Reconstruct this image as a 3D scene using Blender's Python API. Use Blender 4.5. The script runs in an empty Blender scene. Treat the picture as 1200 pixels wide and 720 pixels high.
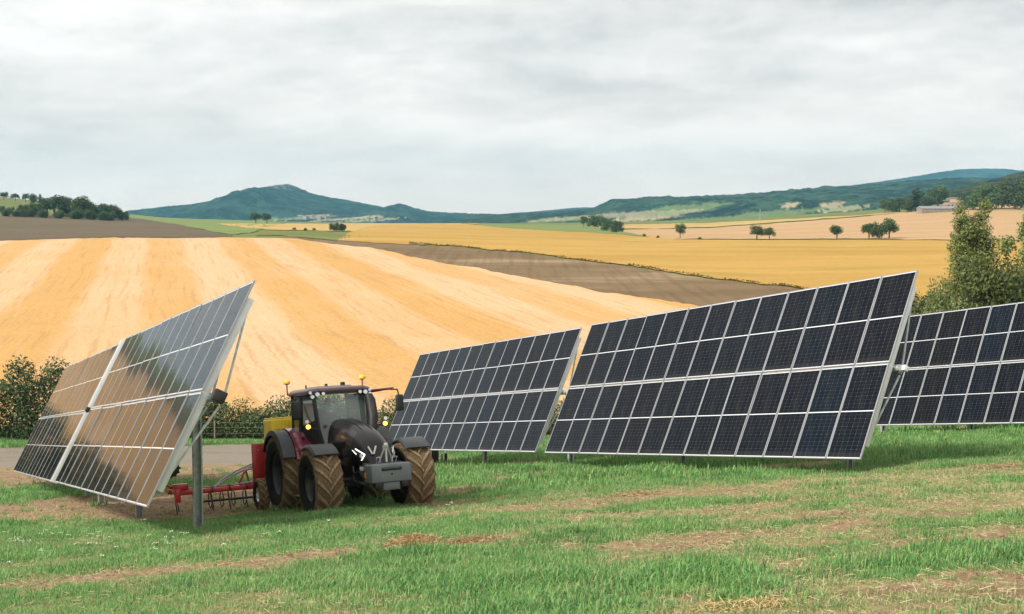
import bpy, bmesh, math, random
import numpy as np
from mathutils import Vector, Matrix, Euler
R = math.radians
SC = bpy.context.scene
COL = SC.collection
rng = np.random.default_rng(7)
random.seed(7)

# ------------------------------------------------------------------ camera
F = 1490.0
PITCH = math.atan((360 - 265) / F)
cam = bpy.data.cameras.new("camera")
cam.sensor_width = 36.0
cam.lens = F / 1200 * 36
cam.clip_start = 0.2
cam.clip_end = 40000
camo = bpy.data.objects.new("camera", cam)
COL.objects.link(camo)
camo.rotation_euler = (R(90) - PITCH, 0, 0)
SC.camera = camo
SC.view_settings.view_transform = 'Standard'
SC.view_settings.look = 'None'
SC.view_settings.gamma = 1
SC.view_settings.exposure = 1.0
HAZE = 1.05e-4   # density of the valley air
SC.cycles.max_bounces = 6
SC.cycles.volume_bounces = 0
SC.cycles.transparent_max_bounces = 12
SC.cycles.use_denoising = True

# ------------------------------------------------------------------ world
SUN = Vector((-0.66, -0.42, 0.62)).normalized()
world = bpy.data.worlds.new("World")
SC.world = world
world.use_nodes = True
wn, wl = world.node_tree.nodes, world.node_tree.links
wn.clear()
def N(nodes, t, **kw):
    n = nodes.new(t)
    for k, v in kw.items():
        setattr(n, k, v)
    return n
out = N(wn, 'ShaderNodeOutputWorld')
bg = N(wn, 'ShaderNodeBackground')
bg.inputs['Strength'].default_value = 0.1
sky = N(wn, 'ShaderNodeTexSky', sky_type='NISHITA', sun_disc=False)
sky.sun_elevation = math.asin(SUN.z)
sky.sun_rotation = math.atan2(SUN.x, SUN.y)
tc = N(wn, 'ShaderNodeTexCoord')
sep = N(wn, 'ShaderNodeSeparateXYZ')
wl.new(tc.outputs['Generated'], sep.inputs[0])
def wmath(op, a, b=None, c=None, clamp=False):
    m = N(wn, 'ShaderNodeMath', operation=op, use_clamp=clamp)
    for i, v in enumerate((a, b, c)):
        if v is None: continue
        if isinstance(v, (int, float)): m.inputs[i].default_value = v
        else: wl.new(v, m.inputs[i])
    return m.outputs[0]
zz = wmath('ADD', wmath('MAXIMUM', sep.outputs['Z'], 0.0), 0.24)
cx = wmath('DIVIDE', sep.outputs['X'], zz)
cy = wmath('DIVIDE', sep.outputs['Y'], zz)
cmb = N(wn, 'ShaderNodeCombineXYZ')
wl.new(wmath('ADD', wmath('MULTIPLY', cx, 0.85), wmath('MULTIPLY', cy, 0.18)), cmb.inputs[0])
wl.new(cy, cmb.inputs[1])
def wnoise(scale, detail, rough, dist, off):
    mp = N(wn, 'ShaderNodeMapping')
    mp.inputs['Location'].default_value = off
    wl.new(cmb.outputs[0], mp.inputs[0])
    n = N(wn, 'ShaderNodeTexNoise')
    n.inputs['Scale'].default_value = scale
    n.inputs['Detail'].default_value = detail
    n.inputs['Roughness'].default_value = rough
    n.inputs['Distortion'].default_value = dist
    wl.new(mp.outputs[0], n.inputs['Vector'])
    return n.outputs['Fac']
n1 = wnoise(1.15, 7, 0.55, 0.5, (3.1, 1.7, 0))
n2 = wnoise(3.6, 8, 0.6, 0.4, (8.3, 4.2, 2))
n3 = wnoise(8.5, 6, 0.6, 0.5, (1.3, 9.2, 5))
mixv = wmath('ADD', wmath('ADD', wmath('MULTIPLY', n1, 0.54), wmath('MULTIPLY', n2, 0.32)), wmath('MULTIPLY', n3, 0.14))
ramp = N(wn, 'ShaderNodeValToRGB')
wl.new(mixv, ramp.inputs[0])
cr = ramp.color_ramp
cr.elements[0].position = 0.40; cr.elements[0].color = (0.60, 0.578, 0.568, 1)
cr.elements[1].position = 0.585; cr.elements[1].color = (1.0, 0.95, 0.905, 1)
e = cr.elements.new(0.445); e.color = (0.72, 0.685, 0.66, 1)
e = cr.elements.new(0.50); e.color = (0.82, 0.775, 0.74, 1)
# brighter veil overhead / sun side
sc_ = N(wn, 'ShaderNodeVectorMath', operation='SCALE')
wl.new(ramp.outputs[0], sc_.inputs[0])
sc_.inputs['Scale'].default_value = 6.3
mixc = N(wn, 'ShaderNodeMixRGB')
mixc.inputs[0].default_value = 0.97
wl.new(sky.outputs[0], mixc.inputs[1])
hz_ = N(wn, 'ShaderNodeMapRange', interpolation_type='SMOOTHSTEP')
wl.new(sep.outputs['Z'], hz_.inputs[0]); hz_.inputs[1].default_value = 0.15; hz_.inputs[2].default_value = 0.0
hz_.inputs[3].default_value = 0.0; hz_.inputs[4].default_value = 0.62
hmx = N(wn, 'ShaderNodeMixRGB'); wl.new(hz_.outputs[0], hmx.inputs[0]); wl.new(sc_.outputs[0], hmx.inputs[1])
hmx.inputs[2].default_value = (8.2, 6.7, 5.95, 1)
wl.new(hmx.outputs[0], mixc.inputs[2])
wl.new(mixc.outputs[0], bg.inputs[0])
wl.new(bg.outputs[0], out.inputs[0])

sl = bpy.data.lights.new("sun", 'SUN')
sl.energy = 3.1
sl.angle = R(12)
sl.color = (1.0, 0.94, 0.85)
so = bpy.data.objects.new("sun", sl)
COL.objects.link(so)
so.rotation_euler = SUN.to_track_quat('Z', 'Y').to_euler()

# ------------------------------------------------------------------ helpers
def tag(o, label=None, cat=None, group=None, kind=None):
    if label: o['label'] = label
    if cat: o['category'] = cat
    if group: o['group'] = group
    if kind: o['kind'] = kind
    return o

def empty(name, loc=(0, 0, 0), rot=None):
    o = bpy.data.objects.new(name, None)
    COL.objects.link(o)
    o.empty_display_size = 0.2
    o.location = loc
    if rot is not None:
        o.rotation_mode = 'QUATERNION'
        o.rotation_quaternion = rot
    return o

def link(name, me, mats=None, parent=None, angle=None):
    o = bpy.data.objects.new(name, me)
    COL.objects.link(o)
    if mats is not None:
        for m in (mats if isinstance(mats, (list, tuple)) else [mats]):
            me.materials.append(m)
    if angle is not None:
        me.polygons.foreach_set('use_smooth', [True] * len(me.polygons))
        me.set_sharp_from_angle(angle=R(angle))
    if parent is not None: o.parent = parent
    return o

def np_mesh(name, V, Fq, smooth=False):
    """V (n,3), Fq (m,k) equal-size faces"""
    me = bpy.data.meshes.new(name)
    V = np.ascontiguousarray(V, dtype=np.float32)
    Fq = np.ascontiguousarray(Fq, dtype=np.int32)
    m, k = Fq.shape
    me.vertices.add(len(V)); me.vertices.foreach_set('co', V.ravel())
    me.loops.add(m * k); me.loops.foreach_set('vertex_index', Fq.ravel())
    me.polygons.add(m)
    me.polygons.foreach_set('loop_start', np.arange(0, m * k, k, dtype=np.int32))
    me.polygons.foreach_set('loop_total', np.full(m, k, dtype=np.int32))
    if smooth: me.polygons.foreach_set('use_smooth', np.ones(m, dtype=bool))
    me.update(calc_edges=True)
    return me

def fattr(me, name, vals, domain='POINT'):
    a = me.attributes.new(name, 'FLOAT', domain)
    a.data.foreach_set('value', np.ascontiguousarray(vals, dtype=np.float32))

class MB:
    """collects shapes into one mesh; m = material slot"""
    def __init__(s): s.v = []; s.f = []; s.mi = []
    def add(s, vs, fs, m=0):
        b = len(s.v)
        s.v += [tuple(v) for v in vs]
        s.f += [tuple(b + i for i in f) for f in fs]
        s.mi += [m] * len(fs)
        return s
    def bm(s, bm, M=Matrix(), m=0):
        bm.verts.index_update()
        s.add([M @ v.co for v in bm.verts], [[v.index for v in f.verts] for f in bm.faces], m)
        bm.free()
        return s
    def box(s, size, loc=(0, 0, 0), rot=(0, 0, 0), bevel=0.0, m=0, taper=None, seg=2):
        bm = bmesh.new()
        bmesh.ops.create_cube(bm, size=1)
        for v in bm.verts:
            if taper and v.co.z > 0: v.co.x *= taper[0]; v.co.y *= taper[1]
            v.co.x *= size[0]; v.co.y *= size[1]; v.co.z *= size[2]
        if bevel > 0:
            bmesh.ops.bevel(bm, geom=list(bm.edges), offset=bevel, segments=seg, profile=0.5, affect='EDGES')
        return s.bm(bm, Matrix.Translation(loc) @ Euler(rot).to_matrix().to_4x4(), m)
    def beam(s, p0, p1, w, h, up=(0, 0, 1), m=0, bevel=0.0):
        p0, p1 = Vector(p0), Vector(p1)
        x = (p1 - p0); L = x.length; x.normalize()
        y = Vector(up).cross(x)
        if y.length < 1e-4: y = Vector((0, 1, 0)).cross(x)
        y.normalize(); z = x.cross(y)
        bm = bmesh.new(); bmesh.ops.create_cube(bm, size=1)
        for v in bm.verts: v.co.x *= L; v.co.y *= w; v.co.z *= h
        if bevel > 0: bmesh.ops.bevel(bm, geom=list(bm.edges), offset=bevel, segments=2, profile=0.5, affect='EDGES')
        M = Matrix((x, y, z)).transposed().to_4x4(); M.translation = (p0 + p1) / 2
        return s.bm(bm, M, m)
    def cyl(s, p0, p1, r, r2=None, n=16, m=0, cap=True):
        p0, p1 = Vector(p0), Vector(p1)
        d = (p1 - p0)
        q = d.to_track_quat('Z', 'Y')
        r2 = r if r2 is None else r2
        vs = []
        for p, rr in ((p0, r), (p1, r2)):
            for k in range(n):
                a = 2 * math.pi * k / n
                vs.append(p + q @ Vector((rr * math.cos(a), rr * math.sin(a), 0)))
        fs = [(k, (k + 1) % n, n + (k + 1) % n, n + k) for k in range(n)]
        if cap: fs += [tuple(reversed(range(n))), tuple(range(n, 2 * n))]
        return s.add(vs, fs, m)
    def tube(s, pts, r, n=8, m=0):
        pts = [Vector(p) for p in pts]
        rs = r if isinstance(r, (list, tuple)) else [r] * len(pts)
        vs = []; up = Vector((0, 0, 1))
        for i, p in enumerate(pts):
            t = (pts[min(i + 1, len(pts) - 1)] - pts[max(i - 1, 0)]).normalized()
            a = up.cross(t)
            if a.length < 1e-3: a = Vector((0, 1, 0)).cross(t)
            a.normalize(); b = t.cross(a)
            if i and a.dot(pa) < 0: a = -a; b = -b
            pa = a
            for k in range(n):
                w = 2 * math.pi * k / n
                vs.append(p + (a * math.cos(w) + b * math.sin(w)) * rs[i])
        fs = []
        for i in range(len(pts) - 1):
            for k in range(n):
                fs.append((i * n + k, i * n + (k + 1) % n, (i + 1) * n + (k + 1) % n, (i + 1) * n + k))
        fs += [tuple(reversed(range(n))), tuple(range((len(pts) - 1) * n, len(pts) * n))]
        return s.add(vs, fs, m)
    def loft(s, rings, m=0, closed=True, cap=True):
        n = len(rings[0]); vs = [p for r in rings for p in r]; fs = []
        for i in range(len(rings) - 1):
            for k in range(n if closed else n - 1):
                fs.append((i * n + k, i * n + (k + 1) % n, (i + 1) * n + (k + 1) % n, (i + 1) * n + k))
        if cap: fs += [tuple(reversed(range(n))), tuple(range((len(rings) - 1) * n, len(rings) * n))]
        return s.add(vs, fs, m)
    def lathe(s, prof, axis='y', n=48, c=(0, 0, 0), m=0, closed=False):
        """prof list of (r, a): revolve round axis (y)"""
        vs = []; c = Vector(c)
        for r, a in prof:
            for k in range(n):
                w = 2 * math.pi * k / n
                if axis == 'y': v = Vector((r * math.cos(w), a, r * math.sin(w)))
                elif axis == 'x': v = Vector((a, r * math.cos(w), r * math.sin(w)))
                else: v = Vector((r * math.cos(w), r * math.sin(w), a))
                vs.append(v + c)
        fs = []; P = len(prof)
        for i in range(P if closed else P - 1):
            j = (i + 1) % P
            for k in range(n): fs.append((i * n + k, i * n + (k + 1) % n, j * n + (k + 1) % n, j * n + k))
        return s.add(vs, fs, m)
    def mesh(s, name):
        me = bpy.data.meshes.new(name)
        me.from_pydata(s.v, [], s.f)
        me.polygons.foreach_set('material_index', s.mi)
        bm = bmesh.new(); bm.from_mesh(me); bmesh.ops.recalc_face_normals(bm, faces=bm.faces); bm.to_mesh(me); bm.free()
        me.update()
        return me
    def build(s, name, mats, parent=None, angle=32):
        return link(name, s.mesh(name), mats, parent, angle)

# ------------------------------------------------------------------ materials
class NT:
    def __init__(s, name):
        s.m = bpy.data.materials.new(name); s.m.use_nodes = True
        s.t = s.m.node_tree; s.n = s.t.nodes; s.l = s.t.links
        s.b = s.n['Principled BSDF']; s.o = s.n['Material Output']
    def set(s, **kw):
        for k, v in kw.items():
            i = s.b.inputs[k.replace('_', ' ')]
            if hasattr(v, 'is_linked') or isinstance(v, bpy.types.NodeSocket): s.l.new(v, i)
            else: i.default_value = (*v, 1) if isinstance(v, tuple) and len(v) == 3 and i.type == 'RGBA' else v
        return s
    def _in(s, sock, v):
        if isinstance(v, bpy.types.NodeSocket): s.l.new(v, sock)
        elif isinstance(v, tuple) and len(v) == 3 and sock.type == 'RGBA': sock.default_value = (*v, 1)
        else: sock.default_value = v
    def math(s, op, a, b=0.0, c=None, clamp=False):
        n = s.n.new('ShaderNodeMath'); n.operation = op; n.use_clamp = clamp
        s._in(n.inputs[0], a); s._in(n.inputs[1], b)
        if c is not None: s._in(n.inputs[2], c)
        return n.outputs[0]
    def mix(s, f, a, b, blend='MIX'):
        n = s.n.new('ShaderNodeMixRGB'); n.blend_type = blend
        s._in(n.inputs[0], f); s._in(n.inputs[1], a); s._in(n.inputs[2], b)
        return n.outputs[0]
    def coord(s, which='Object', scale=None, rot=None, loc=None):
        o = s.n.new('ShaderNodeTexCoord').outputs[which]
        if scale is None and rot is None and loc is None: return o
        mp = s.n.new('ShaderNodeMapping')
        if scale is not None: mp.inputs['Scale'].default_value = scale
        if rot is not None: mp.inputs['Rotation'].default_value = rot
        if loc is not None: mp.inputs['Location'].default_value = loc
        s.l.new(o, mp.inputs[0]); return mp.outputs[0]
    def pos(s, scale=(1, 1, 1), rot=(0, 0, 0)):
        g = s.n.new('ShaderNodeNewGeometry').outputs['Position']
        mp = s.n.new('ShaderNodeMapping'); mp.inputs['Scale'].default_value = scale; mp.inputs['Rotation'].default_value = rot
        s.l.new(g, mp.inputs[0]); return mp.outputs[0]
    def noise(s, v, scale=1, detail=4, rough=0.55, dist=0.0):
        n = s.n.new('ShaderNodeTexNoise'); s.l.new(v, n.inputs['Vector'])
        n.inputs['Scale'].default_value = scale; n.inputs['Detail'].default_value = detail
        n.inputs['Roughness'].default_value = rough; n.inputs['Distortion'].default_value = dist
        return n.outputs['Fac']
    def ramp(s, f, stops):
        n = s.n.new('ShaderNodeValToRGB'); s.l.new(f, n.inputs[0]); cr = n.color_ramp
        while len(cr.elements) < len(stops): cr.elements.new(0.5)
        for e, (p, c) in zip(cr.elements, stops):
            e.position = p; e.color = (*c, 1) if len(c) == 3 else c
        return n.outputs[0]
    def step(s, f, a, b):
        n = s.n.new('ShaderNodeMapRange'); n.interpolation_type = 'SMOOTHSTEP'
        s._in(n.inputs[0], f); n.inputs[1].default_value = a; n.inputs[2].default_value = b
        return n.outputs[0]
    def attr(s, name):
        n = s.n.new('ShaderNodeAttribute'); n.attribute_name = name; return n.outputs['Fac']
    def bump(s, h, strength=0.3, dist=0.02):
        n = s.n.new('ShaderNodeBump'); n.inputs['Strength'].default_value = strength; n.inputs['Distance'].default_value = dist
        s.l.new(h, n.inputs['Height']); s.l.new(n.outputs[0], s.b.inputs['Normal']); return s
    def rand(s): return s.n.new('ShaderNodeObjectInfo').outputs['Random']
    def island(s): return s.n.new('ShaderNodeNewGeometry').outputs['Random Per Island']

def simple(name, col, rough=0.5, metal=0.0, var=0.15, scale=6.0, bump=0.0, coat=0.0, dirt=None, dscale=3.0, damt=0.5):
    t = NT(name)
    c = t.coord('Object')
    n = t.noise(c, scale, 5)
    dark = tuple(x * (1 - var) for x in col); light = tuple(min(1, x * (1 + var)) for x in col)
    cc = t.mix(t.step(n, .3, .7), dark, light)
    if dirt:
        d = t.step(t.noise(c, dscale, 6, .65), 0.62 - damt * .25, 0.72)
        cc = t.mix(t.math('MULTIPLY', d, .85), cc, dirt)
        t.set(Roughness=t.math('ADD', t.math('MULTIPLY', d, .4), rough, clamp=True))
    else:
        t.set(Roughness=t.math('ADD', t.math('MULTIPLY', n, .2), rough - .1))
    t.set(Base_Color=cc, Metallic=metal, Coat_Weight=coat, Coat_Roughness=.12)
    if bump: t.bump(t.noise(c, scale * 4, 6, .6), bump, .02)
    return t.m

# ------------------------------------------------------------------ terrain
NY = np.array([45, 60, 75, 100, 150, 250, 400, 550, 700, 1000, 1500, 2500, 14000.])
CX = np.array([-600, -300, 0, 200, 400, 600, 800, 1000, 1200, 1500, 1800.])
PR = np.array([
 [600, 588, 578, 572, 563, 548, 533, 518, 503, 482, 460],
 [556, 553, 550, 547, 543, 534, 519, 505, 490, 470, 450],
 [523, 521, 520, 519, 518, 515, 506, 492, 478, 460, 445],
 [480, 479, 478, 478, 477, 475, 468, 460, 450, 440, 430],
 [405, 405, 405, 405, 405, 405, 405, 400, 395, 390, 385],
 [330, 330, 330, 330, 330, 330, 330, 328, 325, 322, 320],
 [281, 281, 281, 279, 283, 287, 289, 289, 286, 284, 282],
 [268, 269, 270, 270.5, 273, 277, 281, 280, 275, 272, 270],
 [247, 249, 253, 262, 267, 270, 274, 268, 260, 254, 250],
 [226, 229, 235, 258, 263, 264, 265, 252, 238, 230, 228],
 [222, 225, 231, 256.5, 261.5, 262, 259, 248, 232, 224, 220],
 [240, 240, 243, 256, 261, 262, 258, 250, 240, 236, 236],
 [250, 250, 250, 256, 261, 262, 258, 252, 248, 246, 246.]])
E0 = -np.tan(np.arctan((PR - 360) / F) + PITCH)       # slope z / Y
TX = (CX - 600) / F

def pchip_slopes(x, y):
    h = np.diff(x)[:, None]; d = np.diff(y, axis=0) / h
    m = np.zeros_like(y)
    w1 = 2 * h[1:] + h[:-1]; w2 = h[1:] + 2 * h[:-1]
    with np.errstate(divide='ignore', invalid='ignore'):
        mm = (w1 + w2) / (w1 / d[:-1] + w2 / d[1:])
    m[1:-1] = np.where(d[:-1] * d[1:] > 0, mm, 0)
    m[0] = d[0]; m[-1] = d[-1]
    return m
LY = np.log(NY)
MS = pchip_slopes(LY, E0)

def profile(t, Y):
    t = np.clip(t, TX[0], TX[-1]); ly = np.clip(np.log(np.maximum(Y, 1.0)), LY[0], LY[-1])
    i = np.clip(np.searchsorted(LY, ly) - 1, 0, len(LY) - 2)
    h = LY[i + 1] - LY[i]; s = (ly - LY[i]) / h
    h00 = 2 * s**3 - 3 * s**2 + 1; h10 = s**3 - 2 * s**2 + s; h01 = -2 * s**3 + 3 * s**2; h11 = s**3 - s**2
    def colv(k):
        k = np.clip(k, 0, len(TX) - 1)
        return h00 * E0[i, k] + h10 * h * MS[i, k] + h01 * E0[i + 1, k] + h11 * h * MS[i + 1, k]
    j = np.clip(np.searchsorted(TX, t) - 1, 0, len(TX) - 2)
    q = (t - TX[j]) / (TX[j + 1] - TX[j])
    a, b, c, d = colv(j - 1), colv(j), colv(j + 1), colv(j + 2)
    # catmull-rom on (nearly) even columns
    return 0.5 * ((2 * b) + (-a + c) * q + (2 * a - 5 * b + 4 * c - d) * q**2 + (-a + 3 * b - 3 * c + d) * q**3)

def _h(ix, iy, seed):
    n = (ix.astype(np.int64) * 374761393 + iy.astype(np.int64) * 668265263 + seed * 1442695041) & 0x7fffffff
    n = ((n ^ (n >> 13)) * 1274126177) & 0x7fffffff
    return ((n ^ (n >> 16)) & 0xffff) / 65535.0
def vnoise(x, y, seed=0):
    ix, iy = np.floor(x), np.floor(y); fx, fy = x - ix, y - iy
    fx = fx * fx * (3 - 2 * fx); fy = fy * fy * (3 - 2 * fy)
    a = _h(ix, iy, seed); b = _h(ix + 1, iy, seed); c = _h(ix, iy + 1, seed); d = _h(ix + 1, iy + 1, seed)
    return a + (b - a) * fx + (c - a) * fy + (a - b - c + d) * fx * fy
def fbm(x, y, seed=0, oct=4):
    s = 0; a = 1; tot = 0
    for k in range(oct):
        s = s + a * vnoise(x * 2**k, y * 2**k, seed + k); tot += a; a *= .55
    return s / tot
def sstep(a, b, x):
    s = np.clip((x - a) / (b - a), 0, 1); return s * s * (3 - 2 * s)

def zt(X, Y):
    X = np.asarray(X, float); Y = np.asarray(Y, float)
    plane = -1.62 + .073 * X - .158 * Y
    Yc = np.maximum(Y, 20.0)
    prof = Yc * profile(X / Yc, Yc)
    w = sstep(30, 50, Y + 0.1 * np.minimum(X, 0) * -1)
    z = plane * (1 - w) + prof * w
    z = z - .11 * np.exp(-((X + 4.0) / 4.5) ** 2 - ((Y - 30.0) / 5.0) ** 2)
    b = (fbm(X / 3.1, Y / 3.1, 11) - .5) * .16 * sstep(90, 60, Y)
    b = b + (fbm(X / 26, Y / 26, 19) - .5) * 1.1 * sstep(85, 160, Y)
    return z + b

def ground(px, py, ymin=8.0, ymax=3000.0):
    """where the sight line through a photo pixel meets the terrain"""
    t = (px - 600) / F / (math.cos(PITCH) - (py - 360) / F * math.sin(PITCH))
    e = -math.tan(math.atan((py - 360) / F) + PITCH)
    Y = np.exp(np.linspace(math.log(ymin), math.log(ymax), 2500))
    d = zt(t * Y, Y) - e * Y
    k = np.argmax(d > 0)
    if not (d > 0).any(): k = len(Y) - 1
    if k > 0 and d[k] > 0:
        a = -d[k - 1] / (d[k] - d[k - 1] + 1e-12); y = Y[k - 1] + a * (Y[k] - Y[k - 1])
    else: y = Y[k]
    return np.array([t * y, y, float(zt(t * y, y))])

# bare / dry masks over the near meadow: soft blotches where the photo shows soil
ELL = [  # px, py, half-size across (m), half-size along (m), amount, kind
    (150, 590, 6.5, 3.2, 1.0), (60, 560, 7.0, 3.5, 1.0), (215, 600, 3.5, 1.6, 1.0), (250, 545, 7.5, 5.0, 1.0), (330, 540, 6.0, 4.0, .9),
    (20, 590, 1.2, .8, .2), (120, 676, 1.9, .30, .8), (40, 690, 1.0, .25, .7), (220, 665, .9, .22, .7), (330, 660, 1.7, .35, .85), (440, 650, 1.7, .4, .8), (480, 640, 1.3, .4, .7), (560, 636, .9, .35, .6),
    (660, 592, 3.4, .7, .75), (560, 575, 1.8, 1.2, .8), (540, 590, 1.2, 1.0, .6), (770, 583, 3.4, .8, .7), (830, 600, 3.0, .6, .75), (960, 600, 3.0, .5, .65), (1090, 605, 2.4, .5, .55),
    (1180, 625, 1.4, .5, .7), (1060, 628, 1.6, .25, .45), (820, 632, 2.2, .35, .65), (1000, 660, 1.0, .6, .5), (650, 692, .55, .16, .9), (1130, 688, 1.1, .22, .75), (1170, 680, .9, .2, .6), (970, 714, .8, .18, .55), (820, 710, .9, .2, .5),
    (610, 716, .5, .15, .8), (455, 716, .4, .12, .7), (590, 545, 5.5, .9, .9), (780, 548, 5.0, .9, .6), (940, 546, 5.5, .7, .8), (700, 540, 3.5, 1.6, .9), (1110, 506, 9, 2.0, .8), (640, 500, 3, 6, .8), (33, 716, .5, .1, .7), (1180, 548, 1.8, .5, .5)]
ELLW = None
def masks(X, Y):
    global ELLW
    if ELLW is None:
        ELLW = [(*ground(a, b)[:2], w, l, k) for a, b, w, l, k in ELL]
    wx = X + (fbm(X * .8, Y * .8, 5, 5) - .5) * 3.2; wy = Y + (fbm(X * 1.0, Y * .9, 6, 5) - .5) * 2.6
    m = np.zeros_like(X)
    for ex, ey, w, l, k in ELLW:
        # ellipses lie across the slope
        dx, dy = wx - ex, wy - ey
        rr = np.sqrt((dx / w) ** 2 + (dy / (l * 1.6)) ** 2)
        m = np.maximum(m, k * sstep(1.25, .55, rr))
    nn = fbm(X * 1.3, Y * 1.8, 31, 5)
    bare = np.clip(m * (.15 + 1.6 * nn) + sstep(.70, .80, nn) * .5, 0, 1)
    # dry, worn grass, mostly lower right
    t = X / np.maximum(Y, 5)
    dry = sstep(.36, .56, fbm(X * .35 + 9, Y * .5, 41, 5)) * (.35 + .65 * sstep(-.02, .22, t)) * sstep(32, 24, Y)
    dry = np.clip(dry + m * .8 + sstep(.52, .66, fbm(X * .8 + 4, Y * 1.1, 47, 4)) * .5 * sstep(32, 26, Y), 0, 1)
    # gravel track along the hedge
    yt = 67.5 + X * .02; tr = sstep(6.5, 5.0, np.abs(Y - yt + (fbm(X / 4, Y / 4, 77) - .5) * 2)) * sstep(-4, -9, X)
    dirt2 = sstep(47, 51, Y - .1 * X) * sstep(64, 60, Y) * sstep(2, -6, X) * .9
    bare = np.clip(np.maximum(bare, dirt2), 0, 1)
    return bare, dry, tr

# ---- ground sheet
def geo(a, b, n): return np.exp(np.linspace(math.log(a), math.log(b), n))
Yr = np.concatenate([np.linspace(-30, 9, 25)[:-1], geo(9, 75, 420)[:-1], geo(75, 1600, 330)[:-1], geo(1600, 6800, 40)])
S = np.concatenate([np.linspace(-1.5, -.46, 60)[:-1], np.linspace(-.46, .46, 420), np.linspace(.46, 1.5, 60)[1:]])
SG, YG = np.meshgrid(S, Yr)
XG = SG * np.where(YG < 40, np.maximum(YG, 9) * .75 + 10, YG)
ZG = zt(XG, YG)
# small clods
ZG = ZG + (fbm(XG * 6, YG * 6, 3, 3) - .5) * .05 * sstep(75, 50, YG)
nr, nc = SG.shape
idx = np.arange(nr * nc).reshape(nr, nc)
FQ = np.stack([idx[:-1, :-1], idx[:-1, 1:], idx[1:, 1:], idx[1:, :-1]], -1).reshape(-1, 4)
gme = np_mesh("ground", np.stack([XG, YG, ZG], -1).reshape(-1, 3), FQ, True)
ba, dr, tr = masks(XG.ravel(), YG.ravel())
fattr(gme, 'bare', ba); fattr(gme, 'dry', dr); fattr(gme, 'track', tr)

t = NT("meadow_soil")
p1 = t.pos()
n_f = t.noise(p1, 14, 8, .7); n_m = t.noise(p1, 2.2, 6, .6); n_l = t.noise(p1, .02, 5, .6)
soil = t.ramp(t.math('ADD', t.math('MULTIPLY', n_f, .6), t.math('MULTIPLY', n_m, .4)), [(.3, (.10, .065, .032)), (.5, (.25, .175, .10)), (.7, (.42, .32, .21))])
green = t.ramp(n_f, [(.3, (.06, .10, .03)), (.7, (.14, .20, .06))])
dryc = t.ramp(n_f, [(.3, (.17, .15, .06)), (.7, (.34, .31, .15))])
grav = t.ramp(t.noise(p1, 30, 4, .8), [(.3, (.11, .095, .07)), (.7, (.33, .295, .245))])
rut = t.noise(t.pos((.10, 1.1, 1)), 1, 5, .65)
grav = t.mix(t.math('MULTIPLY', t.step(rut, .48, .66), .6), grav, (.17, .125, .08))
grav = t.mix(t.math('MULTIPLY', t.step(t.noise(t.pos(), .5, 6, .7), .52, .68), .45), grav, (.12, .13, .06))
far = t.ramp(n_l, [(.35, (.075, .11, .03)), (.5, (.15, .16, .045)), (.65, (.12, .15, .04))])
ysep = t.n.new('ShaderNodeSeparateXYZ'); t.l.new(p1, ysep.inputs[0])
green = t.mix(t.step(ysep.outputs[1], 76, 95), green, far)
c = t.mix(t.attr('dry'), green, dryc)
bsel = t.step(t.math('ADD', t.attr('bare'), t.math('MULTIPLY', t.math('SUBTRACT', n_f, .5), .7)), .30, .50)
c = t.mix(bsel, c, soil)
c = t.mix(t.step(t.math('ADD', t.attr('track'), t.math('MULTIPLY', t.math('SUBTRACT', n_m, .5), .6)), .35, .6), c, grav)
t.set(Base_Color=c, Roughness=.95, Specular_IOR_Level=.15)
t.bump(t.math('ADD', n_f, t.math('MULTIPLY', n_m, 1.5)), .8, .06)
tag(link("ground", gme, t.m), kind='structure')

# ---- fields: sheets lying on the terrain between two boundary lines
def polyl(pts): 
    xs = [p[0] for p in pts]; ys = [p[1] for p in pts]
    return lambda x: np.interp(x, xs, ys)
def invY(xpx, ypx, lo, hi):
    tt = (xpx - 600) / F; e = -math.tan(math.atan((ypx - 360) / F) + PITCH)
    Y = np.exp(np.linspace(math.log(lo), math.log(hi), 900))
    d = Y * profile(np.full_like(Y, tt), Y) - e * Y
    k = int(np.argmax(d > 0)) if (d > 0).any() else len(Y) - 1
    return Y[k]
def field(name, x0, x1, bot, top, mat, nx=160, ny=60, lift=.05, lo=80, hi=3000, wob=1.0):
    """bot/top: function of photo column giving photo row, or a number = distance"""
    xs = np.linspace(x0, x1, nx)
    yb = np.array([bot if not callable(bot) else invY(x, bot(x), lo, hi) for x in xs])
    yt_ = np.array([top if not callable(top) else invY(x, top(x), lo, hi) for x in xs])
    tt = (xs - 600) / F
    yt_ = np.maximum(yt_, yb + .5)
    j = (vnoise(xs / 9, xs * 0 + 3, 5) - .5) * wob * .012
    s = np.linspace(0, 1, ny)[:, None]
    Y = np.exp(np.log(yb * (1 + j))[None] * (1 - s) + np.log(yt_ * (1 + j))[None] * s)
    X = tt[None] * Y
    Z = zt(X, Y) + lift + Y * 2.5e-4
    i = np.arange(nx * ny).reshape(ny, nx)
    f = np.stack([i[:-1, :-1], i[:-1, 1:], i[1:, 1:], i[1:, :-1]], -1).reshape(-1, 4)
    me = np_mesh(name, np.stack([X, Y, Z], -1).reshape(-1, 3), f, True)
    return tag(link(name, me, mat), kind='structure')

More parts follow.
